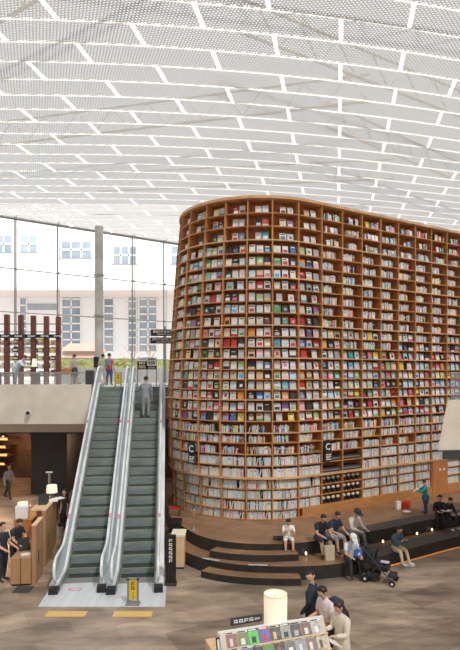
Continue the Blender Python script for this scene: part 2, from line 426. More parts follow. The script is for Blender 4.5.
for a,b,y0,y1 in ((20,27,352,282),(62,81,356,283),(104,114,352,283),(128,137,352,287),(139,157,352,284),(-60,-30,350,285),(-22,-8,350,283),(176,190,352,284)):
    mb=MB(); x0=at(a,Y2);x1=at(b,Y2);z0=Z_(y0,Y2);z1=Z_(y1,Y2); mb.box(x0,x1,65.9,66.1,z0,z1,'bldg_glass')
    n=9
    for k in range(n+1): z=z0+(z1-z0)*k/n; mb.box(x0,x1,65.85,66.12,z-.09,z+.09,'bldg')
    m_=max(1,int((b-a)/8))
    for k in range(m_+1): x=x0+(x1-x0)*k/m_; mb.box(x-.08,x+.08,65.85,66.12,z0,z1,'bldg')
    P(mb,'window_column')
mb=MB(); x0=at(20,Y2);x1=at(57,Y2)
mb.box(x0,x1,65.88,66.1,Z_(287,Y2),Z_(279,Y2),'bldg_glass'); mb.box(x0,x1,65.88,66.1,Z_(310,Y2),Z_(304,Y2),'bldg_glass'); P(mb,'bay_window')
t=thing('brick_building','small brown building with tiled roof seen low behind the hedge','building',(at(80,52),52,5.2))
o_=(at(80,52),52)
mb=MB(); mb.box(-1.5,1.6,0,3,0,2.9,'bldg_brown'); mb.build('wall',t)
mb=MB(); mb.hexa([(-1.8,-.3,2.9),(1.9,-.3,2.9),(1.9,3.3,2.9),(-1.8,3.3,2.9)],[(-1.4,1,3.7),(1.5,1,3.7),(1.5,2,3.7),(-1.4,2,3.7)],'bldg_brown'); mb.build('roof',t)
mb=MB(); mb.box(-1.1,-.3,-.05,0,1.2,2.1,'bldg_glass'); mb.build('window',t); mb=MB(); mb.box(.3,1.1,-.05,0,1.2,2.1,'bldg_glass'); mb.build('window',t)
# bare young street trees
def tree(px,Y,h,label,seed):
    rr=random.Random(seed); t=thing('street_tree',label,'tree',(at(px,Y),Y,5.19),0,None)
    mb=MB(); mb.tube([(0,0,0),(.05,0,h*.4),(0,.03,h*.75)],[.07,.05,.03],'bldg_brown',6); mb.build('trunk',t)
    mb=MB()
    for k in range(14):
        z=h*rr.uniform(.35,.75); a=rr.uniform(0,6.28); l=h*rr.uniform(.15,.3)
        mb.tube([(0,0,z),(l*.5*math.cos(a),l*.5*math.sin(a),z+l*.6),(l*math.cos(a),l*math.sin(a),z+l*1.1)],[.03,.02,.008],'bldg_brown',5)
    mb.build('branches',t)
tree(131,46,3.4,'bare street tree outside, left of the hanging black sign',1)
tree(150,46,3.8,'bare street tree outside, directly behind the hanging black sign',2)

# ---------------------------------------------------------------- the bookcase
YB=[198.4,212.1,225.3,239.2,252.1,264.6,277.2,288.6,300.7,312.3,324.5,335.9,346.5,357.5,369,379,389.3,399.5,410.9,421.2,432.8,442.9,454.3,465.8,477.5,489,499.2,510,519.8]
HB=[EYE+(HZ-y)/28.35 for y in YB]   # shelf heights from the top down
HB[-1]=.84
PH=.80; TOP=HB[0]+.10
AH=[(.8,3.50),(2.2,3.52),(2.4,3.66),(5,3.70),(7.6,3.54),(10.5,3.34),(12.3,3.15)]
def a_h(h):
    if h<=AH[0][0]: return AH[0][1]
    for (h0,a0),(h1,a1) in zip(AH,AH[1:]):
        if h<=h1: return a0+(a1-a0)*(h-h0)/(h1-h0)
    return AH[-1][1]
CX,CY,RB=1.15,22.24,3.2
P0=Vector((2.808,19.504)); DL=Vector((.855,.518)); NL=Vector((-.518,.855))
def W(s,h,d=0):
    "plan position on the shelf front: s along the wall (0 = where the curve ends), d inwards"
    if s>=0: p=P0+DL*s+NL*d; return Vector((p.x,p.y,h))
    ph=-s/RB-R(31.2)
    a=a_h(h) if ph>0 else RB
    return Vector((CX+(a-d)*math.sin(-ph), CY-(RB-d)*math.cos(ph), h))
SMIN=-(R(31.2)+R(150))*RB; SMAX=15.5
def srange(a,b):
    out=[a]; x=a
    while True:
        x += .28 if x<0 else 1.0
        if x>=b: break
        out.append(x)
    return out+[b]
def phis(p): return -(R(p)+R(31.2))*RB
DIV=[phis(p) for p in (145.5,130.5,115.5,100.5,85.5,70.5,55.5,39,24.2,9.4,-6.3,-24.2)]+[.67+1.015*k for k in range(14)]
DIV[12]=.67
bc=thing('bookcase','giant curved wooden bookcase wall rising from the stepped platform to the ceiling','bookcase',(CX,CY,PH))
inv=Matrix.Translation((-CX,-CY,-PH))
def bpart(mb,name,**k):
    mb.v=[inv@Vector(p) for p in mb.v]; return mb.build(name,bc,**k)
def ring(mb,h,th,d0,d1,m,a=SMIN,b=SMAX):
    ss=srange(a,b); n=len(ss)
    vs=[]; fs=[]
    for s in ss: vs+= [W(s,h,d0),W(s,h,d1),W(s,h+th,d1),W(s,h+th,d0)]
    for i in range(n-1):
        k=4*i
        for q in range(4):
            fs.append((k+q,k+(q+1)%4,k+4+(q+1)%4,k+4+q))
    fs.append((0,3,2,1)); fs.append((4*n-4,4*n-3,4*n-2,4*n-1))
    mb.add(vs,fs,m)
for i,h in enumerate(HB):
    mb=MB()
    if i==24: ring(mb,h-.07,.07,-.07,.36,'edge_wood')
    else: ring(mb,h-.035,.035,0,.36,'shelf_wood')
    o=bpart(mb,'shelf')
    if i in (3,6,10,13,17,20):
        mb=MB(); ring(mb,h-.038,.042,-.022,0,'edge_wood'); e=bpart(mb,'shelf_edge',label='pale shelf edge strip'); e.parent=o
mb=MB(); ring(mb,HB[0],TOP-HB[0],-.07,.45,'edge_wood'); bpart(mb,'top_rim')
for s in DIV:
    mb=MB(); hs=[PH]+sorted(HB)+[TOP]; w=.022 if s<0 else .022
    vs=[];fs=[]
    for h in hs: vs+=[W(s-w,h,-.012),W(s+w,h,-.012),W(s+w,h,.36),W(s-w,h,.36)]
    for i in range(len(hs)-1):
        for q in range(4): fs.append((4*i+q,4*i+(q+1)%4,4*i+4+(q+1)%4,4*i+4+q))
    mb.add(vs,fs,'shelf_wood'); bpart(mb,'divider')
mb=MB(); ss=srange(SMIN,SMAX); hs=[PH]+sorted(HB)[::3]+[TOP]
vs=[W(s,h,.36) for h in hs for s in ss]; n=len(ss)
fs=[(i*n+j,i*n+j+1,(i+1)*n+j+1,(i+1)*n+j) for i in range(len(hs)-1) for j in range(n-1)]
mb.add(vs,fs,'back_wood')
vs=[W(s,h,.40) for h in hs for s in ss]; mb.add(vs,fs,'back_wood'); bpart(mb,'back_panel')
mb=MB(); ring(mb,PH,HB[27]-PH-.035,-.02,.3,'shelf_wood',-.25,SMAX); bpart(mb,'plinth')

# books
pal={'white':[(.76,.76,.74),(.68,.71,.74),(.74,.71,.65)],'grey':[(.50,.52,.54),(.38,.40,.42),(.62,.64,.65)],'black':[(.02,.02,.022),(.05,.045,.05)],
 'red':[(.60,.04,.035),(.45,.03,.04)],'blue':[(.06,.16,.42),(.10,.38,.70)],'pale blue':[(.42,.62,.78),(.55,.68,.80)],'yellow':[(.80,.62,.08),(.84,.74,.34)],
 'green':[(.10,.30,.14),(.34,.50,.22)],'orange':[(.78,.28,.06),(.80,.42,.18)],'teal':[(.05,.38,.40),(.25,.60,.60)],'pink':[(.80,.45,.48),(.70,.16,.28)],'tan':[(.62,.46,.30),(.70,.58,.42)],'purple':[(.22,.08,.26),(.30,.16,.36)]}
wts={'white':42,'grey':12,'black':14,'red':4.5,'blue':3.5,'pale blue':8,'yellow':3.5,'green':3.5,'orange':2.5,'teal':2,'pink':3,'tan':6,'purple':2}
PM={k:[mat('book_%s'%k.replace(' ','_'),c,.45) for c in v] for k,v in pal.items()}
PAPER=M['paper']; CARD=mat('book_card',(.74,.71,.64),.6)
names=list(wts); ww=[wts[n] for n in names]
def frame(s,h,d,dz=0):
    "matrix at the shelf: x along the wall, y inwards, z up"
    p=W(s,h,d); q=W(s+.01,h,d); x=(q-p); x.z=0; x.normalize(); y=Vector((-x.y,x.x,0))
    return Matrix(((x.x,y.x,0,p.x),(x.y,y.y,0,p.y),(0,0,1,p.z+dz),(0,0,0,1)))
def book_front(mb,T,w,hh,t,col,rr):
    m=rr.choice(PM[col]); lean=Matrix.Rotation(R(-9),4,'X')
    T=T@lean
    mb.box(-w/2,w/2,0,.004,0,hh,m,T); mb.box(-w/2,w/2,t-.004,t,0,hh,m,T); mb.box(-w/2,-w/2+.006,.004,t-.004,0,hh,m,T)
    mb.box(-w/2+.006,w/2-.006,.004,t-.004,.004,hh-.006,PAPER,T)
    # cover print: a picture field and a title band
    k=rr.random(); other=rr.choice([c for c in ['grey','black','pale blue','tan','white','white','grey','red','blue','green','pink'] if c!=col]); m2=rr.choice(PM[other])
    if k<.42: mb.box(-w*.36,w*.36,-.002,0,hh*.12,hh*rr.uniform(.45,.6),m2,T)
    elif k<.6: mb.box(-w/2,w/2,-.002,0,0,hh*rr.uniform(.2,.4),m2,T)
    elif k<.75: mb.box(-w*.2,w*.25,-.002,0,hh*.3,hh*.66,m2,T)
    m3=PM['black'][0] if col in('white','yellow','pale blue','tan','pink') else PM['white'][0]
    if rr.random()<.4: mb.box(-w*.36,w*rr.uniform(.1,.36),-.002,0,hh*.74,hh*.84,m3,T)
def book_spine(mb,T,w,hh,d,col,rr,tilt=0):
    m=rr.choice(PM[col]); 
    if tilt: T=T@Matrix.Rotation(R(tilt),4,'Y')
    mb.box(0,w,0,.004,0,hh,m,T); mb.box(0,.003,.004,d,0,hh,m,T); mb.box(w-.003,w,.004,d,0,hh,m,T); mb.box(.003,w-.003,.004,d-.004,.003,hh-.005,PAPER,T)
    if rr.random()<.6: mb.box(w*.2,w*.8,-.002,0,hh*.62,hh*.8,PM['white'][0] if col not in('white',) else PM[rr.choice(['blue','red','black','grey'])][0],T)
ordn=['','top','second','third','fourth','fifth','sixth','seventh','eighth','ninth','tenth','eleventh','twelfth','thirteenth','fourteenth','fifteenth','sixteenth','seventeenth','eighteenth','nineteenth','twentieth']
posn={2:['left','right'],3:['left','middle','right'],4:['first','second','third','fourth']}
stuff=MB(); nind=0; rr=random.Random(5)
edges=DIV[2:23]
LIGHTROW=(22,23)
def colname(ci): return ['','','third','fourth','fifth','sixth','seventh','eighth','ninth','tenth','eleventh'][ci]
for ci in range(len(edges)-1):
    s0=edges[ci]+.035; s1=edges[ci+1]-.035; wd=s1-s0
    line = edges[ci]>.3
    col_i = ci-3   # columns counted from the left outline
    for r in range(28):
        hs=HB[r+1]; clr=HB[r]-HB[r+1]-.04; rows=r+1
        hid = edges[ci]<DIV[4]-.01
        # which kind of filling
        if line and r==27: continue
        if r==27 and edges[ci]>-.4: continue
        doorcol = line and edges[ci]>.67+1.015*5.5 and edges[ci]<.67+1.015*6.6 and r>=24
        if doorcol: continue
        if line and edges[ci]<.67+1.015*1.6 and r>=22:
            continue
        if r<3: mode='face' if not line else 'mix'
        elif r<12: mode='face' if not line else 'spine'
        elif r<19: mode='face'
        else: mode='spine'
        if r in (10,11) and line: mode='face' if rr.random()<.5 else 'spine'
        if mode=='face':
            n=3 if wd>.7 else 2
            if r<3: n=2
            if rr.random()<.06: n-=1
            gap=wd/n if r>=3 else wd/3.1
            off=s0+gap/2+(wd-gap*n)*(.75 if r<3 else .5)
            for k in range(n):
                col=rr.choices(names,ww)[0]
                w=min(gap*.86,rr.uniform(.21,.26)); hh=min(clr*.86,rr.uniform(.26,.31)); t=rr.uniform(.015,.03)
                s=off+gap*k
                T=frame(s,hs,.07+(.0 if r>2 else .06))
                cond = (not hid) and 4<=ci<=10 and nind<300
                if cond:
                    b=MB(); book_front(b,Matrix.Identity(4),w,hh,t,col,rr)
                    lab='%s face-out book, %s in its box, %s shelf from top, %s column from left'%(col.replace('pale ','light-'),posn.get(n,posn[3])[k] if n>1 else 'alone',ordn[rows],colname(ci-2))
                    o=b.build('book',label=lab,category='book',group='books standing face out on the curved shelves')
                    o.matrix_world=T; nind+=1
                else: book_front(stuff,T,w,hh,t,col,rr)
        else:
            x=s0+rr.uniform(0,.05); fillto=s1-(.0 if rr.random()<.35 else rr.uniform(0,wd*.4))
            if line and 2<r<12: fillto=s0+wd*rr.uniform(.55,.8); x=s0+.03
            if mode=='mix': x=s0+wd*rr.uniform(.1,.4); fillto=s1-wd*rr.uniform(.0,.2)
            if r in LIGHTROW or r>=24: fillto=s1; x=s0
            light=r>=22
            while x<fillto-.03:
                w=rr.uniform(.018,.042) if r>=12 else rr.uniform(.02,.05)
                if x+w>s1: break
                if mode=='mix' and rr.random()<.12: x+=.06; continue
                if mode=='mix' and rr.random()<.2 and x+.17<s1:
                    book_front(stuff,frame(x+.09,hs,.06),.16,.24,.02,rr.choices(names,ww)[0],rr); x+=.19; continue
                if light:
                    col=rr.choices(['white','grey','pale blue','pink','tan','black','red','yellow','green'],[58,16,12,3,8,3,2,2,3])[0]
                elif r>=12: col=rr.choices(names,[30,9,10,8,8,6,6,6,6,4,5,7,3])[0]
                else: col=rr.choices(names,[46,10,9,5,5,6,3,5,3,3,2,8,2])[0]
                hh=min(clr*.9,rr.uniform(.20,.28) if not light else rr.uniform(.26,.31))
                tilt=0
                if rr.random()<.02 and x+w+.12<s1: tilt=14
                dd=.17
                book_spine(stuff,frame(x,hs,.05),w,hh,dd,col,rr,tilt)
                x+=w+.002+(.07 if tilt else 0)
stuff.build('small_books',label='closely packed small books filling the rest of the giant bookcase',category='books',kind='stuff')
# display books lying tilted along the ledge, dark magazine piles, black and white booklets
def boxcell(k): return DIV[12+k]+.035, DIV[13+k]-.035
for k in (0,1):
    for r in (22,23):
        a,b=boxcell(k); hs=HB[r+1]
        for q in range(3):
            mb=MB(); T=Matrix.Identity(4)
            mb.box(-.43,.43,0,.25,.0,.05,'charcoal' if q!=1 else 'grey_metal'); mb.box(-.42,.42,.004,.246,.05,.055,'black')
            o=mb.build('binder',label='flat dark binder, %s of three, %s pile in the %s box by the ledge'%(['lowest','middle','topmost'][q],'upper' if r==22 else 'lower','left' if k==0 else 'right'),category='binder',group='dark binders piled above the ledge')
            T=frame((a+b)/2,hs+.056*q,.03+.03*q); o.matrix_world=T
for k in (0,1):
    for r in (24,25,26):
        a,b=boxcell(k); hs=HB[r+1]; n=4
        for q in range(n):
            s=a+(b-a)*(q+.5)/n
            mb=MB()
            mb.hexa([(-.05,-.02,0),(.05,-.02,0),(.05,.06,0),(-.05,.06,0)],[(-.09,.0,.15),(.09,.0,.15),(.09,.08,.15),(-.09,.08,.15)],'black'); 
            o=mb.build('display_bust') if False else None
            t=thing('display_stand','black stand with cream cap, %s of four, %s shelf, %s box under the ledge'%(['first','second','third','last'][q],['upper','middle','lower'][r-24],'left' if k==0 else 'right'),'display stand',group='black and white display stands below the ledge')
            mb.build('base',t)
            m2=MB(); m2.ball((0,.05,.19),(.085,.06,.07),'cream',10); m2.build('cap',t,smooth=True)
            t.matrix_world=frame(s,hs,.06)
# wooden door panel and frames at the right foot of the bookcase
s0=.67+1.015*6; s1=.67+1.015*7
mb=MB(); T=frame((s0+s1)/2,PH,-.05); mb.box(-.50,.50,0,.05,0,HB[24]-PH-.08,'door_wood',T); bpart(mb,'door_panel',label='plain orange-brown wooden panel')
mb=MB()
for x in (-.02,.25): mb.lathe([(0,0),(.05,0),(.05,.01)],'white') if False else mb.box(x-.05,x+.05,-.012,0,1.0,1.1,'white',T)
bpart(mb,'notice',label='small white notices')
s0=.67+1.015*8; mb=MB(); T=frame(s0+.4,PH,-.05); mb.box(-.50,.50,0,.05,0,HB[24]-PH-.08,'door_wood',T); bpart(mb,'door_panel')
# round section signs with the letter C
def letter(txt,size,m,parent,loc,rot=(R(90),0,0),name='lettering',ext=.003):
    cu=bpy.data.curves.new(name,'FONT'); cu.body=txt; cu.size=size; cu.extrude=ext; cu.align_x='CENTER'; cu.align_y='CENTER'; cu.resolution_u=3
    cu.offset=size*.02
    tmp=bpy.data.objects.new('tmp',cu); C.objects.link(tmp)
    dg=bpy.context.evaluated_depsgraph_get(); me=bpy.data.meshes.new_from_object(tmp.evaluated_get(dg)); bpy.data.objects.remove(tmp)
    me.materials.clear(); me.materials.append(M[m]); o=bpy.data.objects.new(name,me); C.objects.link(o)
    o.parent=parent; o.location=loc; o.rotation_euler=rot; return o
def csign(s,h,label):
    t=thing('section_sign',label,'sign'); t.matrix_world=frame(s,h,-.09)
    mb=MB(); n=20; r=.17
    pts=[]
    for j in range(n+1): a=math.pi*j/n; pts.append((r*math.cos(a),.2+r*math.sin(a)))
    for j in range(n+1): a=math.pi+math.pi*j/n; pts.append((r*math.cos(a),-.02+r*math.sin(a)))
    vs=[(x,-.02,z) for x,z in pts]+[(x,.02,z) for x,z in pts]; k=len(pts)
    mb.add(vs,[tuple(range(k)),tuple(range(k,2*k))[::-1]]+[(i,i+k,(i+1)%k+k,(i+1)%k) for i in range(k)],'black'); mb.build('plate',t)
    letter('C',.34,'white',t,(0,-.024,.10))
    mb=MB(); mb.box(-.03,.03,.02,.09,.0,.05,'black'); mb.build('bracket',t)
    return t
csign(.86,HB[22]+.05,'black upright oval sign with white C on the straight bookcase shelves')
csign(phis(43),HB[22]-.02,'black upright oval sign with white C on the curved left shelves')
def rsign(s,h,label):
    t=thing('round_badge_sign',label,'sign'); t.matrix_world=frame(s,h,-.09)
    mb=MB(); vs=[];n=20
    for y in (-.02,.02): vs+=[(.19*math.cos(2*math.pi*j/n),y,.19*math.sin(2*math.pi*j/n)) for j in range(n)]
    mb.add(vs,[tuple(range(n)),tuple(range(n,2*n))[::-1]]+[(i,i+n,(i+1)%n+n,(i+1)%n) for i in range(n)],'charcoal'); mb.build('plate',t)
    mb=MB(); bars_text(mb,-.13,.13,-.05,.10,-.021,'white',2,seed=4); mb.box(-.13,.13,-.024,-.02,-.11,-.08,'white'); mb.build('lettering',t)
    mb=MB(); mb.box(-.03,.03,.02,.09,-.02,.03,'black'); mb.build('bracket',t)
rsign(.90,HB[23]+.19,'round dark badge sign with white marks under the C on straight shelves')
rsign(phis(42.5),HB[23]+.12,'round dark badge sign with white marks under the C on curved shelves')

# ---------------------------------------------------------------- stepped platform
def smooth(pts,n=6):
    out=[]
    for i in range(len(pts)-1):
        p0=Vector(pts[max(i-1,0)]);p1=Vector(pts[i]);p2=Vector(pts[i+1]);p3=Vector(pts[min(i+2,len(pts)-1)])
        for k in range(n):
            t=k/n; out.append(tuple(.5*((2*p1)+(-p0+p2)*t+(2*p0-5*p1+4*p2-p3)*t*t+(-p0+3*p1-3*p2+p3)*t**3)))
    out.append(tuple(pts[-1])); return out
E8=smooth([(-2.55,22.3),(-2.35,20.4),(-1.95,18.95),(-1.47,18.08),(-.99,17.30),(-.28,16.72),(.64,16.45),(1.53,16.45),(2.57,16.70),(4.56,17.66),(6.72,18.9),(8.4,19.75),(13,22.2)])
E4=smooth([(-2.75,22.3),(-2.6,20.0),(-2.2,18.3),(-1.6,17.2),(-.9,16.4),(0,15.87),(1.15,15.66),(2.41,15.68),(3.54,15.98),(4.1,16.25),(5.37,16.98),(6.2,17.5),(8.0,18.6),(13,21.4)])
back=[(14,26),(6,26.5),(-2.0,26.5)]
pf=thing('stepped_platform','low curved timber platform of two seating tiers with black risers around the bookcase','platform',(2,17,0))
def pp(mb,name,**k):
    mb.v=[Vector(p)-Vector((2,17,0)) for p in mb.v]; return mb.build(name,pf,**k)
mb=MB(); mb.prism(E4+back,0,.4,'platform_wood','riser'); pp(mb,'lower_tier')
mb=MB(); mb.prism(E8+back,.4,.8,'platform_wood','riser'); pp(mb,'upper_tier')
def offs(line,d):
    out=[]
    for i,p in enumerate(line):
        a=Vector(line[max(i-1,0)]);b=Vector(line[min(i+1,len(line)-1)]); t=(b-a).normalized(); n=Vector((-t.y,t.x))
        out.append((p[0]+n.x*d,p[1]+n.y*d))
    return out
def sub(line,x0,x1): return [p for p in line if x0<=p[0]<=x1 and p[1]<21.5]
for line,x0,x1,z0,z1,nm in ((E4,-.75,2.2,0,.2,'half_step'),(E8,-.45,2.1,.4,.6,'half_step')):
    l=[p for p in line if x0<=p[0]<=x1 and p[1]<17.5]; o2=offs(l,-.42)
    mb=MB(); mb.prism(o2+l[::-1],z0,z1,'platform_wood','riser'); pp(mb,nm)
for line,x0,z,nm in ((E8,2.9,.8,'seat_strip'),(E4,4.2,.4,'seat_strip')):
    l=sub(line,x0,12.5); a=offs(l,-.01); b=offs(l,.55 if z>.5 else .6)
    mb=MB(); mb.prism(a+b[::-1],z,z+.03,'seat_strip'); pp(mb,nm,label='dark grey seat strip along the tier edge')
    a=offs(l,-.03); b=offs(l,-.015)
l=sub(E4,4.4,12.5); mb=MB(); mb.prism(offs(l,-.035)+offs(l,-.005)[::-1],.02,.05,'led'); pp(mb,'light_strip',label='orange light strip at the foot of the riser')
# edge notices printed on the lower tread
for px_,x in ((211,-.62),(258,.82)):
    z=540*5.6/( (559.5 if x<0 else 565.0)-HZ)
    t=thing('step_notice','white printed notice on the lower tread, %s one'%('left' if x<0 else 'right'),'notice',(at(px_,z),z-.0,.4015),R(-24) if x<0 else R(-3))
    mb=MB(); T=Matrix.Rotation(R(-90),4,'X'); bars_text(mb,-.28,.28,-.05,.05,-.001,'white',7,T=T,seed=int(px_)); mb.build('lettering',t)
# candle like tier lights
for i,(px_,py,hh,lab) in enumerate(((306,553,.4,'between the boy and the man in black'),(383,541,.4,'beside the man in the cap'),(417,533,.4,'left of the two at the right end'),(432,529,.4,'nearest the right end'))):
    z=540*(6-hh)/(py+3-HZ); t=thing('tier_light','small glowing white light on lower tier, '+lab,'light',(at(px_,z),z,hh))
    mb=MB(); mb.lathe([(0,0),(.04,0),(.035,.05),(0,.05)],'chrome',n=12); mb.build('base',t)
    mb=MB(); mb.lathe([(.03,.05),(.035,.09),(.02,.13),(0,.135)],'warm_light',n=12); mb.build('bulb',t)

# ---------------------------------------------------------------- escalators
ED=Vector((-.1142,.9935,0)); EL=Vector((.9935,.1142,0))
RUN=8.9; RISE=DK
def zp(l):
    a,b=.25,RUN-.25
    if l<=a: return 0
    if l>=b: return RISE
    x=(l-a)/(b-a); k=.05
    # eased straight ramp
    if x<k: y=x*x/(2*k)
    elif x>1-k: y=(1-k)-(0)-((1-x)**2)/(2*k)+0
    else: y=x-k/2
    return RISE*y/(1-k)
def escalator(cx,label,left):
    t=thing('escalator',label,'escalator',(cx,15.65,0),math.atan2(EL.y,EL.x))
    # local frame: x = across, y = along
    n=22; dl=(RUN-.2)/n
    for i in range(n):
        l=.12+dl*i; z=zp(l+dl*.5); z2=zp(l+dl*1.5)
        mb=MB(); mb.box(-.5,.5,l,l+dl+.02,z-.05,z,'esc_tread')
        for g in range(16): mb.box(-.49+g*.0625,-.49+g*.0625+.022,l+.02,l+dl,z,z+.008,'esc_tread')
        mb.box(-.5,.5,l,l+.018,z,z+.004,'step_line'); mb.box(-.5,-.485,l,l+dl,z,z+.010,'step_line'); mb.box(.485,.5,l,l+dl,z,z+.010,'step_line')
        if z2-z>.02: mb.hexa([(-.5,l+dl-.01,z-.04),(.5,l+dl-.01,z-.04),(.5,l+dl+.03,z-.04),(-.5,l+dl+.03,z-.04)],[(-.5,l+dl-.03,z2-.001),(.5,l+dl-.03,z2-.001),(.5,l+dl+.03,z2-.001),(-.5,l+dl+.03,z2-.001)],'esc_step')
        mb.build('step',t)
    ls=[-.75+.25*k for k in range(int((RUN+1.5)/.25)+1)]
    def sweep(x0,x1,b0,b1,m,name,la=None,**k):
        L=[l for l in ls if la is None or la[0]<=l<=la[1]]; mb=MB(); vs=[];fs=[]
        for l in L:
            z=zp(l); lo=max(z+b0,.002) ; vs+=[(x0,l,lo),(x1,l,lo),(x1,l,z+b1),(x0,l,z+b1)]
        for i in range(len(L)-1):
            for q in range(4): fs.append((4*i+q,4*i+(q+1)%4,4*i+4+(q+1)%4,4*i+4+q))
        fs.append((0,1,2,3)[::-1]); q=4*len(L)-4; fs.append((q,q+1,q+2,q+3))
        mb.add(vs,fs,m); return mb.build(name,t,**k)
    sweep(-.5,.5,-.75,-.12,'dark_metal','truss',(0,RUN))
    for sg in (-1,1):
        x0,x1=(.505,.55) if sg>0 else (-.55,-.505)
        sweep(x0,x1,-.55,.17,'grey_metal','skirt')
        x0,x1=(.55,.78) if sg>0 else (-.78,-.55)
        sweep(x0,x1,-.55,.20,'pale_metal','side_deck')
        xm=.63*sg
        # glass with rounded ends
        mb=MB(); vs=[];fs=[]
        L=[l for l in ls]
        for l in L:
            z=zp(l); e=min(1,(l+.95)/.35,(RUN+.95-l)/.35); e=max(0.3,e)**.5
            vs+=[(xm-.008,l,z+.2),(xm+.008,l,z+.2),(xm+.008,l,z+.2+.68*e),(xm-.008,l,z+.2+.68*e)]
        for i in range(len(L)-1):
            for q in range(4): fs.append((4*i+q,4*i+(q+1)%4,4*i+4+(q+1)%4,4*i+4+q))
        mb.add(vs,fs,'esc_glass'); mb.build('glass_panel',t)
        # handrail loop
        pts=[]
        for a in (-80,-50,-20,10,40,70): 
            r=.32; pts.append((xm,-.62-r*math.cos(R(a)),.58+r*math.sin(R(a))))
        L=[-.5+.3*k for k in range(int((RUN+1)/.3)+1)]
        for l in L: pts.append((xm,l,zp(l)+.91))
        for a in (60,30,0,-30,-70): pts.append((xm,RUN+.62+.32*math.cos(R(a)),RISE+.58+.32*math.sin(R(a))))
        mb=MB(); mb.tube(pts,.042,'pale_metal',8); mb.build('handrail',t,smooth=True)
        mb=MB(); mb.box(min(.52*sg,.76*sg),max(.52*sg,.76*sg),-1.02,-.7,.0,.16,'black'); mb.build('newel_base',t)
        for k,l in enumerate((1.3,5.2)):
            z=zp(l); mb=MB(); T=Matrix.Translation((xm,l,z+.955))@Matrix.Rotation(math.atan2(RISE,RUN-.5),4,'X'); mb.box(-.035,.035,-.09,.09,0,.008,'pink',T); mb.build('sticker',t,label='pink warning sticker')
    mb=MB(); mb.box(-.5,.5,-.25,.12,.001,.03,'grey_metal'); mb.build('comb_plate',t)
    mb=MB(); mb.box(-.5,.5,RUN-.08,RUN+.5,RISE-.02,RISE+.012,'grey_metal'); mb.build('comb_plate',t)
    return t
escalator(-4.26,'left escalator with empty dark green steps, running up to the upper floor','L')
escalator(-2.70,'right escalator with a man riding near its top, beside the bookcase','R')
zA=540*EYE/(607-HZ); zB=15.6
mb=MB(); mb.hexa([(at(38,zA),zA,0),(at(165,zA),zA,0),(-1.85,15.85,0),(-5.05,15.5,0)],[(at(38,zA),zA,.012),(at(165,zA),zA,.012),(-1.85,15.85,.012),(-5.05,15.5,.012)],'landing')
tag(mb.build('landing_plate'),'pale metal landing plate on the floor at the foot of both escalators','plate')
for a,b,w in ((46,86,'left'),(113,152,'right')):
    z=13.4; mb=MB(); mb.box(at(a,z),at(b,z),13.28,13.58,0,.012,'tactile')
    for k in range(9):
        x=at(a,z)+(at(b,z)-at(a,z))*(k+.5)/9; mb.box(x-.03,x+.03,13.31,13.55,.012,.017,'tactile')
    tag(mb.build('tactile_strip'),'%s yellow tactile strip on the floor before the escalators'%w,'floor strip','tactile strips')
mb=MB(); z=14.95; x=at(75,z); mb.box(x-.17,x+.17,z-.09,z+.09,.013,.016,'pink'); mb.box(x-.12,x+.12,z-.05,z+.05,.016,.018,'landing')
tag(mb.build('floor_sticker'),'pink outlined sticker on the pale plate before the left escalator','sticker')
# yellow sign in a metal frame at the foot
def yellow_sign(loc,w,h,label,txt=True):
    t=thing('caution_sign',label,'sign',loc)
    mb=MB(); mb.box(-w/2-.05,-w/2,-.02,.02,0,h+.05,'grey_metal'); mb.box(w/2,w/2+.05,-.02,.02,0,h+.05,'grey_metal'); mb.box(-w/2-.05,w/2+.05,-.02,.02,h,h+.06,'chrome'); mb.box(-w/2-.08,w/2+.08,-.12,.12,0,.03,'grey_metal'); mb.build('frame',t)
    mb=MB(); mb.box(-w/2,w/2,-.012,.012,.12,h,'yellow'); mb.build('panel',t)
    if txt:
        mb=MB()
        for k,z in enumerate((.78,.60)):
            zz=h*z; bars_text(mb,-w*.3,w*.3,zz,zz+.09,-.013,'charcoal',1,seed=k)
        for k in range(3): mb.box(-w*.05,w*.05,-.015,-.012,h*(.2+.11*k),h*(.27+.11*k),'charcoal')
        mb.build('lettering',t)
yellow_sign((at(133,14.0),14.0,.012),.2,.62,'slim yellow caution sign in metal frame standing before the right escalator')
yellow_sign((at(118,24.9),24.95,DK),.22,.62,'yellow caution sign standing at the top of the left escalator')

# ---------------------------------------------------------------- signs and things on the upper floor
def hanging(px0,px1,py0,py1,Y,label,seed):
    x0,x1=at(px0,Y),at(px1,Y); z0=EYE+(HZ-py1)*Y/F; z1=EYE+(HZ-py0)*Y/F; xc=(x0+x1)/2; w=(x1-x0)/2; h=z1-z0
    t=thing('direction_sign',label,'sign',(xc,Y,z0))
    mb=MB(); mb.box(-w,w,-.04,.04,0,h,'black'); mb.build('board',t)
    mb=MB(); bars_text(mb,-w*.85,w*.92,h*.5,h*.82,-.041,'white',8,seed=seed); bars_text(mb,-w*.5,w*.9,h*.15,h*.35,-.041,'white',9,seed=seed+1); mb.build('lettering',t)
    return t
hanging(151,176,329.5,336,27,'upper of two black hanging direction signs beside the bookcase',3)
hanging(150.5,175,337.5,343.5,27,'lower of two black hanging direction signs beside the bookcase',9)
t=thing('sign_post','slim grey post carrying the two black direction signs','post',(at(165,27.15),27.15,DK))
mb=MB(); mb.tube([(0,0,0),(0,0,3.0)],.035,'grey_metal'); mb.build('pole',t); mb=MB(); mb.box(-.2,.2,-.15,.15,0,.03,'grey_metal'); mb.build('base',t)
t=thing('poster_stand','black stand holding four small black and white posters behind the escalators','sign',(at(147,27),27,DK))
mb=MB(); 
for x in (-.47,0,.47): mb.tube([(x,0,0),(x,0,1.4)],.018,'black')
mb.build('frame',t)
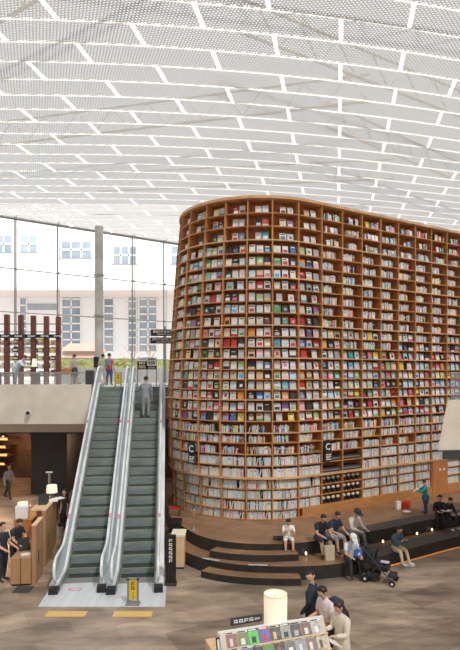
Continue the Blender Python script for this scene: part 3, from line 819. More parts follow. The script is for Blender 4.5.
for (x0,x1,z0,z1,ma,mb_) in ((-.47,-.01,.82,1.22,'black','cream'),(.01,.47,.82,1.0,'black','white'),(-.47,-.01,1.24,1.42,'white','grey_metal'),(.01,.47,1.02,1.42,'white','charcoal')):
    mb=MB(); mb.box(x0,x1,-.03,.0,z0,z1,ma); bars_text(mb,x0+.06,x1-.06,z0+.05,z1-.05,-.031,mb_,3,seed=2); mb.build('poster',t)
# litter bin, speaker, bench, small box
t=thing('litter_bin','dark grey square litter bin on upper floor left of the left escalator','bin',(at(90,25),25,DK))
mb=MB(); mb.box(-.18,.18,-.15,.15,0,.74,'charcoal'); mb.build('body',t,bevel=.01); mb=MB(); mb.box(-.19,.19,-.16,.16,.74,.80,'grey_metal'); mb.build('lid',t)
t=thing('loudspeaker','black upright loudspeaker on a stand before the grey round column','loudspeaker',(at(96.5,31),31,DK))
mb=MB(); mb.box(-.14,.14,-.12,.12,.95,1.57,'black'); mb.build('cabinet',t,bevel=.015); mb=MB(); mb.tube([(0,0,0),(0,0,.95)],.03,'charcoal'); mb.build('pole',t); mb=MB(); mb.lathe([(0,0),(.18,0),(.18,.02),(0,.02)],'charcoal'); mb.build('base',t)
t=thing('bench','low orange-brown wooden bench on the upper floor behind the walking woman','bench',(at(66.5,30.5),30.5,DK))
mb=MB(); mb.box(-.5,.5,-.2,.2,.55,.9,'door_wood'); mb.build('seat',t)
for x in (-.45,.45):
    for y in (-.15,.15): mb=MB(); mb.box(x-.03,x+.03,y-.03,y+.03,0,.55,'darkred'); mb.build('leg',t)
# display rack of the shop at left
t=thing('display_rack','tall dark red timber display rack with a black beam at the left edge','rack',(at(33,27),27,DK))
ox=at(33,27)
rackx=[-15,-6,7,21,33.5,46.5,58.5]
for p in rackx:
    mb=MB(); x=at(p,27)-ox; mb.box(x-.11,x+.11,-.11,.11,0,3.62-.03*rackx.index(p),'darkred'); mb.build('post',t)
mb=MB(); x0=at(-18,27)-ox;x1=at(60,27)-ox; mb.box(x0,x1,-.2,-.12,2.38,2.56,'black'); mb.build('beam',t)
mb=MB(); 
for k in range(6): bars_text(mb,x0+.4+k*.65,x0+.8+k*.65,2.43,2.51,-.201,'white',3,seed=k)
mb.build('lettering',t)
for z in (.45,.85,1.25,1.65,2.05,2.7,3.1):
    mb=MB(); mb.box(x0,x1,.11,.45,z,z+.03,'paper' if z<2.3 else 'grey_metal'); mb.build('shelf',t)
rr=random.Random(8)
for z in (.48,.88,1.28,1.68,2.08):
    for k in range(10):
        x=at(-4+6.2*k,27)-ox; hgt=rr.uniform(.18,.33); w=rr.uniform(.10,.13)
        c=rr.choice(['yellow','white','bldg_brown','cream','hedge','charcoal','darkred','counter_top'])
        mb=MB(); X0=ox+x; mb.box(X0-w,X0+w,27.14,27.36,DK+z,DK+z+hgt,c); mb.box(X0-w,X0+w,27.13,27.14,DK+z+hgt*.3,DK+z+hgt*.6,'paper')
        tag(mb.build('packaged_good'),'small packaged item on the display rack at the left edge','package','packaged goods on the display rack')
# low counter the seated visitor leans on
t=thing('cafe_table','grey low table behind the glass balustrade at the left','table',(at(20,24.8),24.8,DK))
mb=MB(); mb.box(-1.1,.9,-.25,.3,.62,.68,'grey_metal'); mb.build('tabletop',t)
for x in (-1.0,.8): 
    mb=MB(); mb.box(x-.05,x+.05,-.2,.25,0,.62,'charcoal'); mb.build('leg',t)
t=thing('table_lamp','small lamp with yellow cream shade at the left behind the glass balustrade','lamp',(at(34.5,24.9),24.9,DK+.68))
mb=MB(); mb.tube([(0,0,0),(0,0,.3)],.015,'charcoal'); mb.lathe([(0,0),(.08,0),(.08,.02),(0,.02)],'charcoal'); mb.build('base',t)
mb=MB(); mb.lathe([(.13,.25),(.09,.62)],'shade'); mb.build('lamp_shade',t)

# ---------------------------------------------------------------- things under the deck, left: counters
def tl(pz,py,h=0): # distance for floor pixel
    return F*(EYE-h)/(py-HZ)
def skew(x,z,dz): return x-.115*dz
def counter(name,label,x0,x1,y0,y1,h,top=None,cat='counter',gap=True):
    t=thing(name,label,cat,((x0+x1)/2,y0,0),-math.atan2(-.115,1)*1)
    w=(x1-x0)/2; d=y1-y0
    mb=MB(); mb.box(-w,-.01,0,d,.06,h,'counter_wood'); mb.build('body',t)
    mb=MB(); mb.box(.012,w,0,d,.06,h,'counter_wood'); mb.build('body',t)
    mb=MB(); mb.box(-w+.03,w-.03,.03,d-.03,0,.06,'black'); mb.build('plinth',t)
    mb=MB(); mb.box(-w,w,0,d,h,h+.025,top or 'counter_wood'); mb.build('worktop',t)
    return t
counter('service_counter','low tan wooden counter block at the near end, dark items on top',-6.17,-5.62,15.2,16.3,.76)
def panel(label,x,y0,y1,h):
    L_=(y1-y0); t=thing('room_divider',label,'room divider',(x,y0,0),math.atan2(.115,1))
    mb=MB(); mb.box(-.12,.0,0,L_,0,h,'counter_wood'); mb.build('board',t,bevel=.008)
    mb=MB(); mb.box(-.125,.005,0,L_,h,h+.03,'counter_top'); mb.build('cap',t)
    mb=MB(); mb.box(-.005,.012,L_*.3,L_*.36,.5,.9,'charcoal') ; mb.build('bracket',t) 
panel('nearest tall tan wooden screen panel, beside the low counter block',-5.50,15.3,16.2,1.66)
panel('middle tall tan wooden screen panel of the counter row',-5.72,16.75,17.75,1.72)
t=thing('tall_counter','tall tan counter cabinet with pale wooden top, farthest of the counter row','counter',(-6.15,17.3,0),math.atan2(.115,1))
mb=MB(); mb.box(-.20,.24,.62,1.7,.0,1.58,'counter_wood'); mb.build('body',t); mb=MB(); mb.box(-.22,.26,.0,1.72,1.58,1.63,'counter_top'); mb.build('worktop',t)
mb=MB(); mb.box(.2,.24,.05,.62,0,1.58,'counter_wood'); mb.build('side_panel',t)
t=thing('low_bookshelf','orange-brown low bookshelf with a white-draped top behind the counters','bookshelf',(-7.0,18.25,0),.1)
mb=MB(); mb.box(-.28,.3,.0,.04,0,1.0,'door_wood'); mb.box(-.28,-.24,.04,1.5,0,1.0,'door_wood'); mb.box(.26,.3,.04,1.5,0,1.0,'door_wood'); mb.box(-.28,.3,1.46,1.5,0,1.0,'back_wood'); mb.build('body',t)
mb=MB(); mb.box(-.3,.32,-.02,1.52,1.0,1.04,'door_wood'); mb.build('top',t)
# items on counters
def item(name,label,cat,f,loc,rz=0):
    t=thing(name,label,cat,loc,rz); f(t); return t
def lampf(t):
    mb=MB(); mb.lathe([(0,0),(.1,0),(.1,.02),(.015,.03),(.015,.25),(0,.25)],'dark_metal',n=14); mb.build('base',t)
    mb=MB(); mb.lathe([(.19,.2),(.185,.33),(.17,.46),(.0,.46)],'shade',n=20); mb.build('lamp_shade',t)
z=20.0
item('table_lamp','glowing cream table lamp at the far end of the pale counter top','lamp',lampf,(-6.22,18.85,1.63))
item('table_lamp','glowing cream table lamp on the low orange bookshelf','lamp',lampf,(at(22.8,18.8),18.8,1.04))
def bag(t):
    mb=MB(); mb.hexa([(-.2,-.12,0),(.2,-.12,0),(.2,.12,0),(-.2,.12,0)],[(-.24,-.07,.42),(.2,-.09,.42),(.22,.08,.42),(-.2,.08,.42)],'white'); mb.build('bag_body',t,bevel=.02)
    mb=MB(); mb.tube([(-.1,-.07,.42),(-.1,-.07,.52),(.1,-.07,.52),(.1,-.07,.42)],.01,'white',6); mb.build('handle',t)
item('white_bag','white bag standing before the cream lamp on the bookshelf','bag',bag,(at(22.5,18.45),18.45,1.04),.1)
def paper(t,c='paper',s=.2):
    mb=MB(); mb.box(-s,s,-s*.7,s*.7,0,.025,c); mb.build('cover',t); mb=MB(); mb.box(-s+.01,s-.01,-s*.7+.01,s*.7-.01,.025,.03,'white'); mb.build('sheet',t)
item('document_pile','white papers lying on the pale counter top near the far lamp','papers',paper,(-6.08,18.4,1.63),.4)
item('document_pile','pale papers hanging over the counter edge beside the people in black','papers',paper,(-5.98,18.75,1.63),.9)
item('document_pile','white leaflet leaning on the near low counter block','papers',lambda t:paper(t,'white',.13),(at(26,15.5),15.5,.787),.5)
def register(t):
    mb=MB(); mb.box(-.16,.16,-.12,.12,0,.06,'charcoal'); mb.build('base',t)
    mb=MB(); mb.hexa([(-.17,.0,.06),(.17,.0,.06),(.17,.03,.06),(-.17,.03,.06)],[(-.17,.1,.32),(.17,.1,.32),(.17,.13,.32),(-.17,.13,.32)],'black'); mb.build('screen',t)
item('cash_register','black cash register with tilted screen on the near low counter block','register',register,(at(23.5,15.9),15.95,.787),.6)
item('cash_register','dark monitor on the counter top beside the far cream lamp','register',register,(-6.22,18.0,1.63),.2)
t=thing('tap_column','slim chrome dispenser column standing before the dark grey wall','tap',(at(49.5,22.0),22.0,0))
mb=MB(); mb.box(-.3,.3,-.2,.2,0,1.05,'charcoal'); mb.build('cabinet',t); mb=MB(); mb.tube([(0,0,1.05),(0,0,1.95)],.05,'chrome',12); mb.build('column',t); mb=MB(); mb.tube([(-.14,0,1.95),(.14,0,1.95)],.045,'chrome',10); mb.build('cap',t)
# plants by the panels
t=thing('potted_plant','small green potted plant on the floor beside the tall screen panels','plant',(-5.42,17.5,0))
mb=MB(); mb.lathe([(0,0),(.09,0),(.12,.18),(0,.17)],'charcoal',n=12); mb.build('pot',t)
mb=MB(); rr=random.Random(4)
for k in range(26):
    a=rr.uniform(0,6.28); l=rr.uniform(.12,.3); mb.tube([(0,0,.16),(l*.4*math.cos(a),l*.4*math.sin(a),.2+l*.7),(l*.8*math.cos(a),l*.8*math.sin(a),.2+l*.6)],[.012,.03,.004],'plant',5)
mb.build('foliage',t)
# low black mat under the near counter
mb=MB(); mb.box(-5.95,-5.5,14.75,15.15,0,.02,'charcoal'); tag(mb.build('floor_mat'),'small black mat on the floor before the near counter block','mat')
# lit shelves of the dark shop
for k,(px0,px1,py) in enumerate(((-20,9,441),(-18,7,449),(-20,8,457),(-15,8,466))):
    Y=29.5; t=thing('lit_shelf','orange lit wall shelf in the dark shop, %s of four'%['topmost','second','third','lowest'][k],'shelf',(at(-6,Y),Y,EYE+(HZ-py)*Y/F),0,'lit shelves under the upper floor')
    w=at(px1,Y)-at(px0,Y)
    mb=MB(); mb.box(-w/2,w/2,0,1.45,0,.04,'shop_dark'); mb.build('board',t); mb=MB(); mb.box(-w/2+.1,w/2-.1,.05,.1,.04,.16,'shop_light'); mb.build('light_strip',t)
t=thing('wood_cupboard','reddish wooden cupboard in the shade behind the left escalator','cupboard',(at(78,30),30,0))
mb=MB(); mb.box(-.75,.75,0,.5,0,2.9,'shop_dark'); mb.build('body',t)
for x in (-.37,.37): mb=MB(); mb.box(x-.33,x+.33,-.03,0,.1,2.8,'darkred'); mb.build('door',t)
# camera dome on the fascia
t=thing('security_camera','small round security camera on the beige front of the upper floor','camera',(at(27.3,23.2),23.33,EYE+(HZ-413)*23.2/F))
mb=MB(); mb.lathe([(.12,0),(.12,.06),(0,.06)],'white',n=16); mb.v=[Vector((p[0],-p[2],p[1])) for p in mb.v]; mb.build('housing',t)
mb=MB(); mb.ball((0,-.06,0),.085,'black',12); mb.build('dome',t)

# between the right escalator and the platform
t=thing('information_board','tall black board with white upright writing beside the right escalator','sign',(at(170.7,15.3),15.3,0))
mb=MB(); mb.box(-.15,.15,-.03,.03,.06,1.42,'black'); mb.build('board',t)
mb=MB(); mb.box(-.17,.17,-.12,.12,0,.07,'charcoal'); mb.build('base',t)
mb=MB()
for k in range(6): bars_text(mb,-.06,.06,1.22-k*.115,1.30-k*.115,-.031,'white',1,seed=k)
mb.build('lettering',t)
t=thing('side_counter','narrow light wooden counter behind the tall black board','counter',(at(179,16.6),16.5,0))
mb=MB(); mb.box(-.22,.17,0,.6,.06,.98,'counter_top'); mb.build('body',t,bevel=.01)
mb=MB(); mb.box(-.24,.19,-.02,.62,.98,1.06,'cream'); mb.build('top',t,bevel=.01)
mb=MB(); mb.box(-.2,.16,.05,.55,0,.06,'charcoal'); mb.build('plinth',t)
t=thing('barrier_post','chrome barrier post standing on the platform before the bookcase','post',(at(194,18.0),540*5.2/(529-HZ),PH))
mb=MB(); mb.lathe([(0,0),(.13,0),(.13,.02),(.03,.04),(.022,.05),(.022,.58),(0,.58)],'chrome',n=16); mb.build('post',t)
mb=MB(); mb.ball((0,0,.62),.045,'chrome'); mb.build('finial',t)
t=thing('barrier_belt','dark post with a red belt in the gap left of the platform','barrier',(at(168.5,19.6),19.6,0))
mb=MB(); mb.tube([(0,0,0),(0,0,1.15)],.03,'charcoal'); mb.tube([(.38,.1,0),(.38,.1,1.15)],.03,'charcoal'); mb.build('post',t)
mb=MB(); mb.box(0,.4,0,.02,1.05,1.13,'red'); mb.build('belt',t)
t=thing('dark_cabinet','black low cabinet in the gap between right escalator and platform','cabinet',(at(174,18.3)+.02,18.3,0))
mb=MB(); mb.box(-.2,.2,0,.7,0,.9,'black'); mb.build('body',t); mb=MB(); mb.box(-.2,.2,-.01,.0,.55,.58,'grey_metal'); mb.build('handle',t)

# ---------------------------------------------------------------- magazine stand
A0=Vector((-.19,9.39)); B0=Vector((1.72,10.02)); dv=(B0-A0); SW=dv.length; ang=math.atan2(dv.y,dv.x)
ms=thing('magazine_stand','pale two-tier magazine display stand in the foreground','display stand',(A0.x,A0.y,0),ang)
mb=MB(); mb.box(0,SW,.0,.9,0,.95,'counter_top'); mb.build('cabinet',ms)
mb=MB(); mb.box(0,SW,-.62,.0,0,.70,'counter_top'); mb.build('lower_cabinet',ms)
tilt=R(-32)
# two sloping display boards
TT=[(Matrix.Translation((0,-.02,1.48))@Matrix.Rotation(tilt,4,'X')),(Matrix.Translation((0,-.17,1.27))@Matrix.Rotation(tilt,4,'X'))]
for k,T in enumerate(TT):
    mb=MB(); mb.box(0,SW,0,.03,-.265,0,'fascia_low',T); mb.build('sloping_board',ms)
    mb=MB(); mb.box(.6 if k==0 else 0,SW,-.05,.0,-.285,-.262,'counter_top',T); mb.build('ledge',ms)
mb=MB(); mb.hexa([(0,-.5,.7),(SW,-.5,.7),(SW,.2,.7),(0,.2,.7)],[(0,.0,1.42),(SW,.0,1.42),(SW,.1,1.42),(0,.1,1.42)],'paper'); mb.build('core',ms)
mb=MB(); mb.box(-.02,SW+.0,-.02,.04,1.46,1.49,'white'); mb.build('top_rail',ms)
rr=random.Random(21)
mags=[('pale pink',(.72,.58,.50),(.30,.12,.10)),('white and olive',(.75,.76,.72),(.22,.25,.08)),('black and green',(.03,.06,.03),(.10,.75,.12)),('red and blue',(.65,.05,.06),(.12,.14,.55)),('tan yellow',(.60,.52,.36),(.10,.08,.05)),('black framed grey',(.05,.05,.05),(.40,.42,.42)),('grey portrait',(.48,.48,.46),(.10,.08,.08)),('white with brown figure',(.76,.76,.74),(.24,.14,.10)),('plain white',(.82,.82,.81),(.55,.55,.55))]
mags2=[('pink',(.70,.45,.42),(.80,.75,.70)),('grey and white',(.62,.64,.66),(.2,.2,.22)),('black and white',(.70,.72,.72),(.05,.05,.05)),('orange and green',(.70,.28,.08),(.10,.35,.08)),('brown portrait',(.30,.17,.11),(.08,.05,.04)),('white with lettering',(.80,.80,.80),(.2,.2,.2)),('pale grey',(.66,.68,.70),(.35,.40,.45)),('white portrait',(.78,.78,.76),(.3,.2,.15)),('dark and cream',(.12,.11,.10),(.65,.58,.45))]
for k,(T,lst) in enumerate(zip(TT,(mags,mags2))):
    for i,(nm,c1,c2) in enumerate(lst):
        w=.196; x=.10+i*.203+(k*.03)
        t=thing('magazine','%s magazine, %s from left on the %s slope of the foreground stand'%(nm,['first','second','third','fourth','fifth','sixth','seventh','eighth','ninth'][i],'upper' if k==0 else 'lower'),'magazine',group='magazines on the display stand')
        ma=mat('magazine_cover',c1,.35); mc=mat('magazine_print',c2,.35)
        nz(mc,tuple(min(1,c*.5+.12) for c in c2),14,.4,.6)
        mb=MB(); mb.box(0,w,-.012,-.002,-.335,-.085,ma); mb.box(.003,w-.003,-.0115,-.0025,-.333,-.083,PAPER)
        mb.build('pages',t)
        mb=MB(); q=rr.random()
        mb.box(w*.02,w*.98,-.016,-.012,-.33,-.12,mc)
        mb.box(w*.3,w*(.55+.2*q),-.018,-.016,-.31,-.18-.05*q,ma)
        mb.build('cover_picture',t)
        mb=MB(); mb.box(w*.08,w*(.6+.3*q),-.016,-.012,-.113,-.094,'white' if sum(c1)<1.4 else 'charcoal'); mb.build('title',t)
        t.matrix_world=Matrix.Translation((A0.x,A0.y,0))@Matrix.Rotation(ang,4,'Z')@T@Matrix.Translation((x,0,.077))
# boards with writing above the stand
def topboard(xa,xb,y,z0,z1,label,n,name='name_board'):
    t=thing(name,label,'sign',(A0.x,A0.y,0),ang)
    mb=MB(); mb.box(xa,xb,y,y+.02,z0,z1,'charcoal'); mb.build('board',t)
    if n:
        mb=MB(); bars_text(mb,xa+.05,xb-.16,z0+.035,z1-.035,y-.001,'white',n,seed=1); bars_text(mb,xb-.15,xb-.04,z0+.04,z1-.05,y-.001,'white',3,seed=6); mb.build('lettering',t)
    for x in (xa+.05,xb-.05):
        mb=MB(); mb.box(x-.01,x+.01,y+.02,y+.035,.95,z1-.02,'grey_metal'); mb.build('post',t)
topboard(.26,.86,.14,1.50,1.63,'dark name board with white writing standing behind the magazine stand',4)
topboard(1.20,1.66,.85,1.49,1.60,'plain dark board behind the stand, right of the lamp',0)
t=thing('screen_sign','white panel in a black frame at the left end of the magazine stand','sign',(A0.x+.0,A0.y,0),ang)
T=Matrix.Translation((-.04,-.12,1.0))@Matrix.Rotation(R(-20),4,'X')
mb=MB(); mb.box(-.02,.12,-.02,0,0,.42,'black',T); mb.build('frame',t); mb=MB(); mb.box(0,.10,-.025,-.02,.03,.39,'white',T); mb.build('panel',t)
mb=MB(); mb.box(.02,.06,0,.02,0,.2,'black',T); mb.build('support',t)
mb=MB(); mb.box(-.35,-.02,-.3,.1,1.02,1.05,'paper'); mb.box(-.3,-.06,-.25,.05,0,1.02,'counter_top'); o=mb.build('side_table'); o.location=(A0.x,A0.y,0); o.rotation_euler=(0,0,ang); tag(o,'narrow pale table joined at the left end of the magazine stand','table')
# lamp
lx,ly=at(275.5,9.95),9.95
t=thing('table_lamp','large glowing pleated drum lamp standing above the foreground magazines','lamp',(lx,ly,.95))
mb=MB(); mb.lathe([(0,0),(.12,0),(.12,.02),(.015,.03),(.015,.9),(0,.9)],'dark_metal',n=16); mb.build('base',t)
mb=MB(); n=56; prof=((.43,.207),(.98,.213)); vs=[]
for z,r in prof:
    for j in range(n): a=2*math.pi*j/n; q=r+(.004 if j%2 else -.004); vs.append((q*math.cos(a),q*math.sin(a),z))
mb.add(vs,[(j,(j+1)%n,n+(j+1)%n,n+j) for j in range(n)],'shade')
mb.lathe([(.212,.975),(.218,.975),(.218,.99),(.205,.99)],'cream',n=40); mb.lathe([(.205,.425),(.212,.425),(.212,.44)],'cream',n=40)
mb.build('lamp_shade',t)
mb=MB(); mb.tube([(-.2,0,.88),(.2,0,.88)],.006,'dark_metal',6); mb.tube([(0,-.2,.88),(0,.2,.88)],.006,'dark_metal',6); mb.build('shade_support',t)
mb=MB(); mb.ball((0,0,.78),.05,'warm_light'); mb.build('bulb',t)

# ---------------------------------------------------------------- people
SKIN=mat('skin',(.62,.38,.27),.55); HAIR=mat('hair',(.012,.010,.010),.5); HAIRB=mat('hair_brown',(.03,.016,.011),.5)
SHOE=mat('shoe_white',(.7,.7,.68),.6)
def V(*a): return Vector(a)
STAND=dict(torso=V(0,0,1),head=V(0,-.05,1),ua=[V(-.2,0,-1),V(.2,0,-1)],fa=[V(-.05,-.25,-1),V(.05,-.25,-1)],th=[V(-.05,-.05,-1),V(.05,.03,-1)],sh=[V(0,.05,-1),V(0,.1,-1)])
def pose(**k): d=dict(STAND); d.update(k); return d
SIT=pose(torso=V(0,-.12,1),head=V(0,-.45,1),ua=[V(-.25,-.35,-1),V(.25,-.35,-1)],fa=[V(.35,-1,.25),V(-.35,-1,.25)],th=[V(-.12,-1,-.02),V(.12,-1,-.02)],sh=[V(0,-.1,-1),V(0,-.15,-1)])
_cm={}
def cm(c,r=.8):
    if not isinstance(c,tuple): return c
    if c not in _cm: _cm[c]=mat('cloth',c,r); nz(_cm[c],tuple(min(1,x*1.18+.01) for x in c),9,.35,.7)
    return _cm[c]
def person(label,loc,rz,H,ps,top,bottom,shoes=(.03,.03,.03),sleeve='short',legs='long',hair=HAIR,longhair=False,loose=1.0,cap=None,skirt=None,coat=None):
    t=thing('person',label,'person',loc,rz); loose*=1.17
    topm,botm,shm=cm(top),cm(bottom),cm(shoes)
    J=[];E=[];Rr=[];bones=[]
    def add(p,r): J.append(Vector(p));Rr.append(r);return len(J)-1
    def link(a,b,m): E.append((a,b)); bones.append((a,b,m))
    n=lambda v:v.normalized()
    pel=add((0,0,0),(.082*loose,.066)); td=n(ps['torso'])
    side=V(1,0,0)
    if 'sidev' in ps: side=n(ps['sidev'])
    wa=add(J[pel]+td*.10,(.075*loose,.06)); ch=add(J[pel]+td*.21,(.092*loose,.064)); nb=add(J[pel]+td*.30,(.05,.042))
    link(pel,wa,topm);link(wa,ch,topm);link(ch,nb,topm)
    hd=n(ps['head']); nk=add(J[nb]+(td+hd)*.5*.045,(.03,.03)); link(nb,nk,SKIN)
    h1=add(J[nk]+hd*.035+V(0,-.008,0),(.050,.050)); h2=add(J[nk]+hd*.085,(.064,.070)); h3=add(J[nk]+hd*.120,(.046,.048))
    link(nk,h1,SKIN);link(h1,h2,SKIN);link(h2,h3,SKIN)
    hands=[]
    for k,sg in enumerate((-1,1)):
        sh=add(J[ch]+td*.055+side*sg*.108,(.042*loose,.04*loose)); link(ch,sh,topm)
        u=n(ps['ua'][k]); f=n(ps['fa'][k])
        um=add(J[sh]+u*.085,(.034*loose,)*2); el=add(J[sh]+u*.165,(.029*(loose if sleeve=='long' else 1),)*2)
        link(sh,um,topm); link(um,el,SKIN if sleeve in('short','none') else topm)
        fm=add(J[el]+f*.08,(.025*(loose if sleeve=='long' else 1),)*2); wr=add(J[el]+f*.145,(.018,.018))
        link(el,fm,topm if sleeve=='long' else SKIN); link(fm,wr,topm if sleeve=='long' else SKIN)
        hp=add(J[wr]+f*.042,(.022,.013)); link(wr,hp,SKIN)
        hands.append((J[hp].copy(),f))
        ax=f.cross(V(0,0,1)); ax= ax.normalized() if ax.length>.2 else V(1,0,0)
        curl=f.cross(ax).normalized()
        if curl.z>0: curl=-curl
        for q in range(4):
            b=J[hp]+ax*(.011*(q-1.5))+f*.012; l=(.040,.046,.043,.034)[q]
            f1=add(b+f*l*.5+curl*.004,(.0055,.0055)); f2=add(b+f*l*.9+curl*.016,(.0045,.0045)); link(hp,f1,SKIN); link(f1,f2,SKIN)
        th=add(J[wr]+f*.02+ax*.026*(-sg)+curl*.004,(.0065,)*2); th2=add(J[wr]+f*.045+ax*.036*(-sg)+curl*.012,(.005,)*2); link(wr,th,SKIN); link(th,th2,SKIN)
        J[hp]; 
    feet=[]
    for k,sg in enumerate((-1,1)):
        hp=add(J[pel]+side*sg*.052+V(0,0,-.02),(.066*loose,.066)); link(pel,hp,botm)
        a=n(ps['th'][k]); b=n(ps['sh'][k])
        tm=add(J[hp]+a*.12,(.056*loose,)*2); kn=add(J[hp]+a*.235,(.042,)*2); link(hp,tm,botm); link(tm,kn,botm if legs!='skirt' else SKIN)
        cf=add(J[kn]+b*.09,(.04 if legs=='long' else .036,)*2); an=add(J[kn]+b*.225,(.027 if legs=='long' else .022,)*2)
        lm=botm if legs=='long' else SKIN
        link(kn,cf,lm); link(cf,an,lm)
        fd=ps.get('foot',V(sg*.15,-1,0)); fd=n(fd)
        he=add(J[an]+V(0,0,-.018)-fd*.012,(.024,.022)); link(an,he,shm)
        bl=add(J[an]+fd*.065+V(0,0,-.027),(.025,.016)); to=add(J[an]+fd*.10+V(0,0,-.03),(.018,.011)); link(he,bl,shm); link(bl,to,shm)
        feet.append(J[an])
    me=bpy.data.meshes.new('body'); me.from_pydata([tuple(p*H) for p in J],E,[]); o=bpy.data.objects.new('body',me); C.objects.link(o)
    sk=o.modifiers.new('s','SKIN'); 
    for i,r in enumerate(Rr): me.skin_vertices[0].data[i].radius=(r[0]*H,r[1]*H); me.skin_vertices[0].data[i].use_root=(i==pel)
    sk.use_smooth_shade=True; sb=o.modifiers.new('u','SUBSURF'); sb.levels=1; sb.render_levels=1
    bpy.context.view_layer.update(); dg=bpy.context.evaluated_depsgraph_get(); m2=bpy.data.meshes.new_from_object(o.evaluated_get(dg)); bpy.data.objects.remove(o)
    mats=[]
    for a,b,m in bones:
        if m not in mats: mats.append(m)
    m2.materials.clear()
    for m in mats: m2.materials.append(m)
    for p in m2.polygons:
        c=Vector(p.center)/H; best=1e9;bi=0
        for a,b,m in bones:
            A=J[a];B=J[b];ab=B-A; tt=max(0,min(1,(c-A).dot(ab)/ab.length_squared)); r=Rr[a][0]*(1-tt)+Rr[b][0]*tt
            d=(c-(A+ab*tt)).length/max(r,.01)
            if d<best: best=d;bi=mats.index(m)
        p.material_index=bi; p.use_smooth=True
    o=bpy.data.objects.new('body',m2); C.objects.link(o); o.parent=t
    # lift so that the lowest point rests on the thing's base
    zmin=min(v.co.z for v in m2.vertices); base=ps.get('base','foot')
    if base=='seat': lift=(.075)*H
    else: lift=-zmin
    o.location=(0,0,lift)
    hc=(J[nk]+hd*.082)*H+V(0,0,lift)
    # head frame
    zax=hd; yax=V(0,-1,0); 
    if 'look' in ps: yax=n(ps['look'])
    xax=yax.cross(zax).normalized()*-1; yf=zax.cross(xax).normalized()*1
    fwd=yf if yf.dot(yax)>0 else -yf
    xr=fwd.cross(zax).normalized()
    HM=Matrix(((xr.x,fwd.x,zax.x,hc.x),(xr.y,fwd.y,zax.y,hc.y),(xr.z,fwd.z,zax.z,hc.z),(0,0,0,1)))
    S=H
    for sg in (-1,1):
        mb=MB(); mb.ball((sg*.019*S,.054*S,-.002*S),(.007*S,.004*S,.004*S),'black',6,HM); mb.build('eye',t)
        mb=MB(); mb.ball((sg*.056*S,-.004*S,-.006*S),(.008*S,.013*S,.02*S),SKIN,6,HM); mb.build('ear',t,smooth=True)
    mb=MB(); mb.ball((0,.060*S,-.014*S),(.007*S,.011*S,.014*S),SKIN,6,HM); mb.build('nose',t,smooth=True)
    mb=MB(); mb.ball((0,.052*S,-.036*S),(.014*S,.005*S,.004*S),mat('lips',(.45,.16,.14),.5),6,HM); mb.build('mouth',t)
    # hair shell
    mb=MB(); nn=16;kk=9;vs=[];fs=[]
    for i in range(kk+1):
        tt=math.pi*.62*i/kk
        for j in range(nn):
            a=2*math.pi*j/nn; fr=math.sin(a)  # +1 front
            lim=.52 if fr>.45 else (.88 if fr>.05 else 1.06)
            th_=tt*lim+ (0)
            vs.append((.059*S*math.sin(th_)*math.cos(a),.063*S*math.sin(th_)*math.sin(a)-.006*S,.010*S+.060*S*math.cos(th_)))
    for i in range(kk):
        for j in range(nn): fs.append((i*nn+j,(i+1)*nn+j,(i+1)*nn+(j+1)%nn,i*nn+(j+1)%nn))
    mb.add(vs,fs,hair,HM)
    if longhair:
        mb.ball((0,-.034*S,-.045*S),(.066*S,.044*S,.10*S),hair,12,HM); mb.ball((.0,-.055*S,-.14*S),(.06*S,.034*S,.10*S),hair,12,HM)
    mb.build('hair',t,smooth=True)
    if cap:
        mb=MB(); mb.ball((0,-.004*S,.03*S),(.068*S,.072*S,.052*S),cm(cap),14,HM); mb.box(-.05*S,.05*S,.05*S,.115*S,.026*S,.033*S,cm(cap),HM); mb.build('cap',t,smooth=True)
    if skirt or coat:
        c=skirt or coat; mb=MB(); z0=J[pel].z*H+lift; drop=ps.get('drop',.26)*H
        top_=z0+(.05*H if skirt else .0)
        mb.lathe([(.088*H,top_-z0),(.10*H,-.05*H),(.135*H,-drop),(.12*H,-drop)],cm(c),(J[pel].x*H,J[pel].y*H,z0),20); mb.build('skirt' if skirt else 'coat_tail',t,smooth=True)
    t['_h']=0; del t['_h']
    return t,[ (h*H+V(0,0,lift),f) for h,f in hands]
def floor_y(py,h=0): return F*(EYE-h)/(py-HZ)
def backpack(t,H,c,label,seat=0):
    b=MB(); z=.60*H+.04
    b.box(-.15,.15,.07*H,.07*H+.17,z,z+.42,cm(c)); o=b.build('backpack_tmp',bevel=.05)
    return o

# trio beside the stand
def put(label,px,Y,rz,H,ps,h=0,**k):
    return person(label,(at(px,Y),Y,h),rz,H,ps,**k)
look=pose(head=V(0,-.25,1),ua=[V(-.25,-.1,-1),V(.25,-.1,-1)],fa=[V(.3,-.9,.1),V(-.3,-.9,.1)])
t1,_=put('man in dark top looking back over his shoulder, rear of the three at the stand',312,11.6,R(-110),1.72,dict(look,look=V(.97,-.18,0),fa=[V(.1,-.5,-.9),V(-.1,-.6,-.7)]),top=(.012,.025,.04),bottom=(.02,.02,.025),sleeve='long',loose=1.12)
t2,_=put('person in pale pink shirt and dark straps bending over the magazine stand',328,11.0,R(-60),1.68,pose(torso=V(0,-.14,1),head=V(0,-.5,1),ua=[V(-.15,-.1,-1),V(.15,-.1,-1)],fa=[V(.3,-.9,.0),V(-.3,-.9,.0)]),top=(.70,.60,.62),bottom=(.02,.02,.025),sleeve='short',loose=1.08)
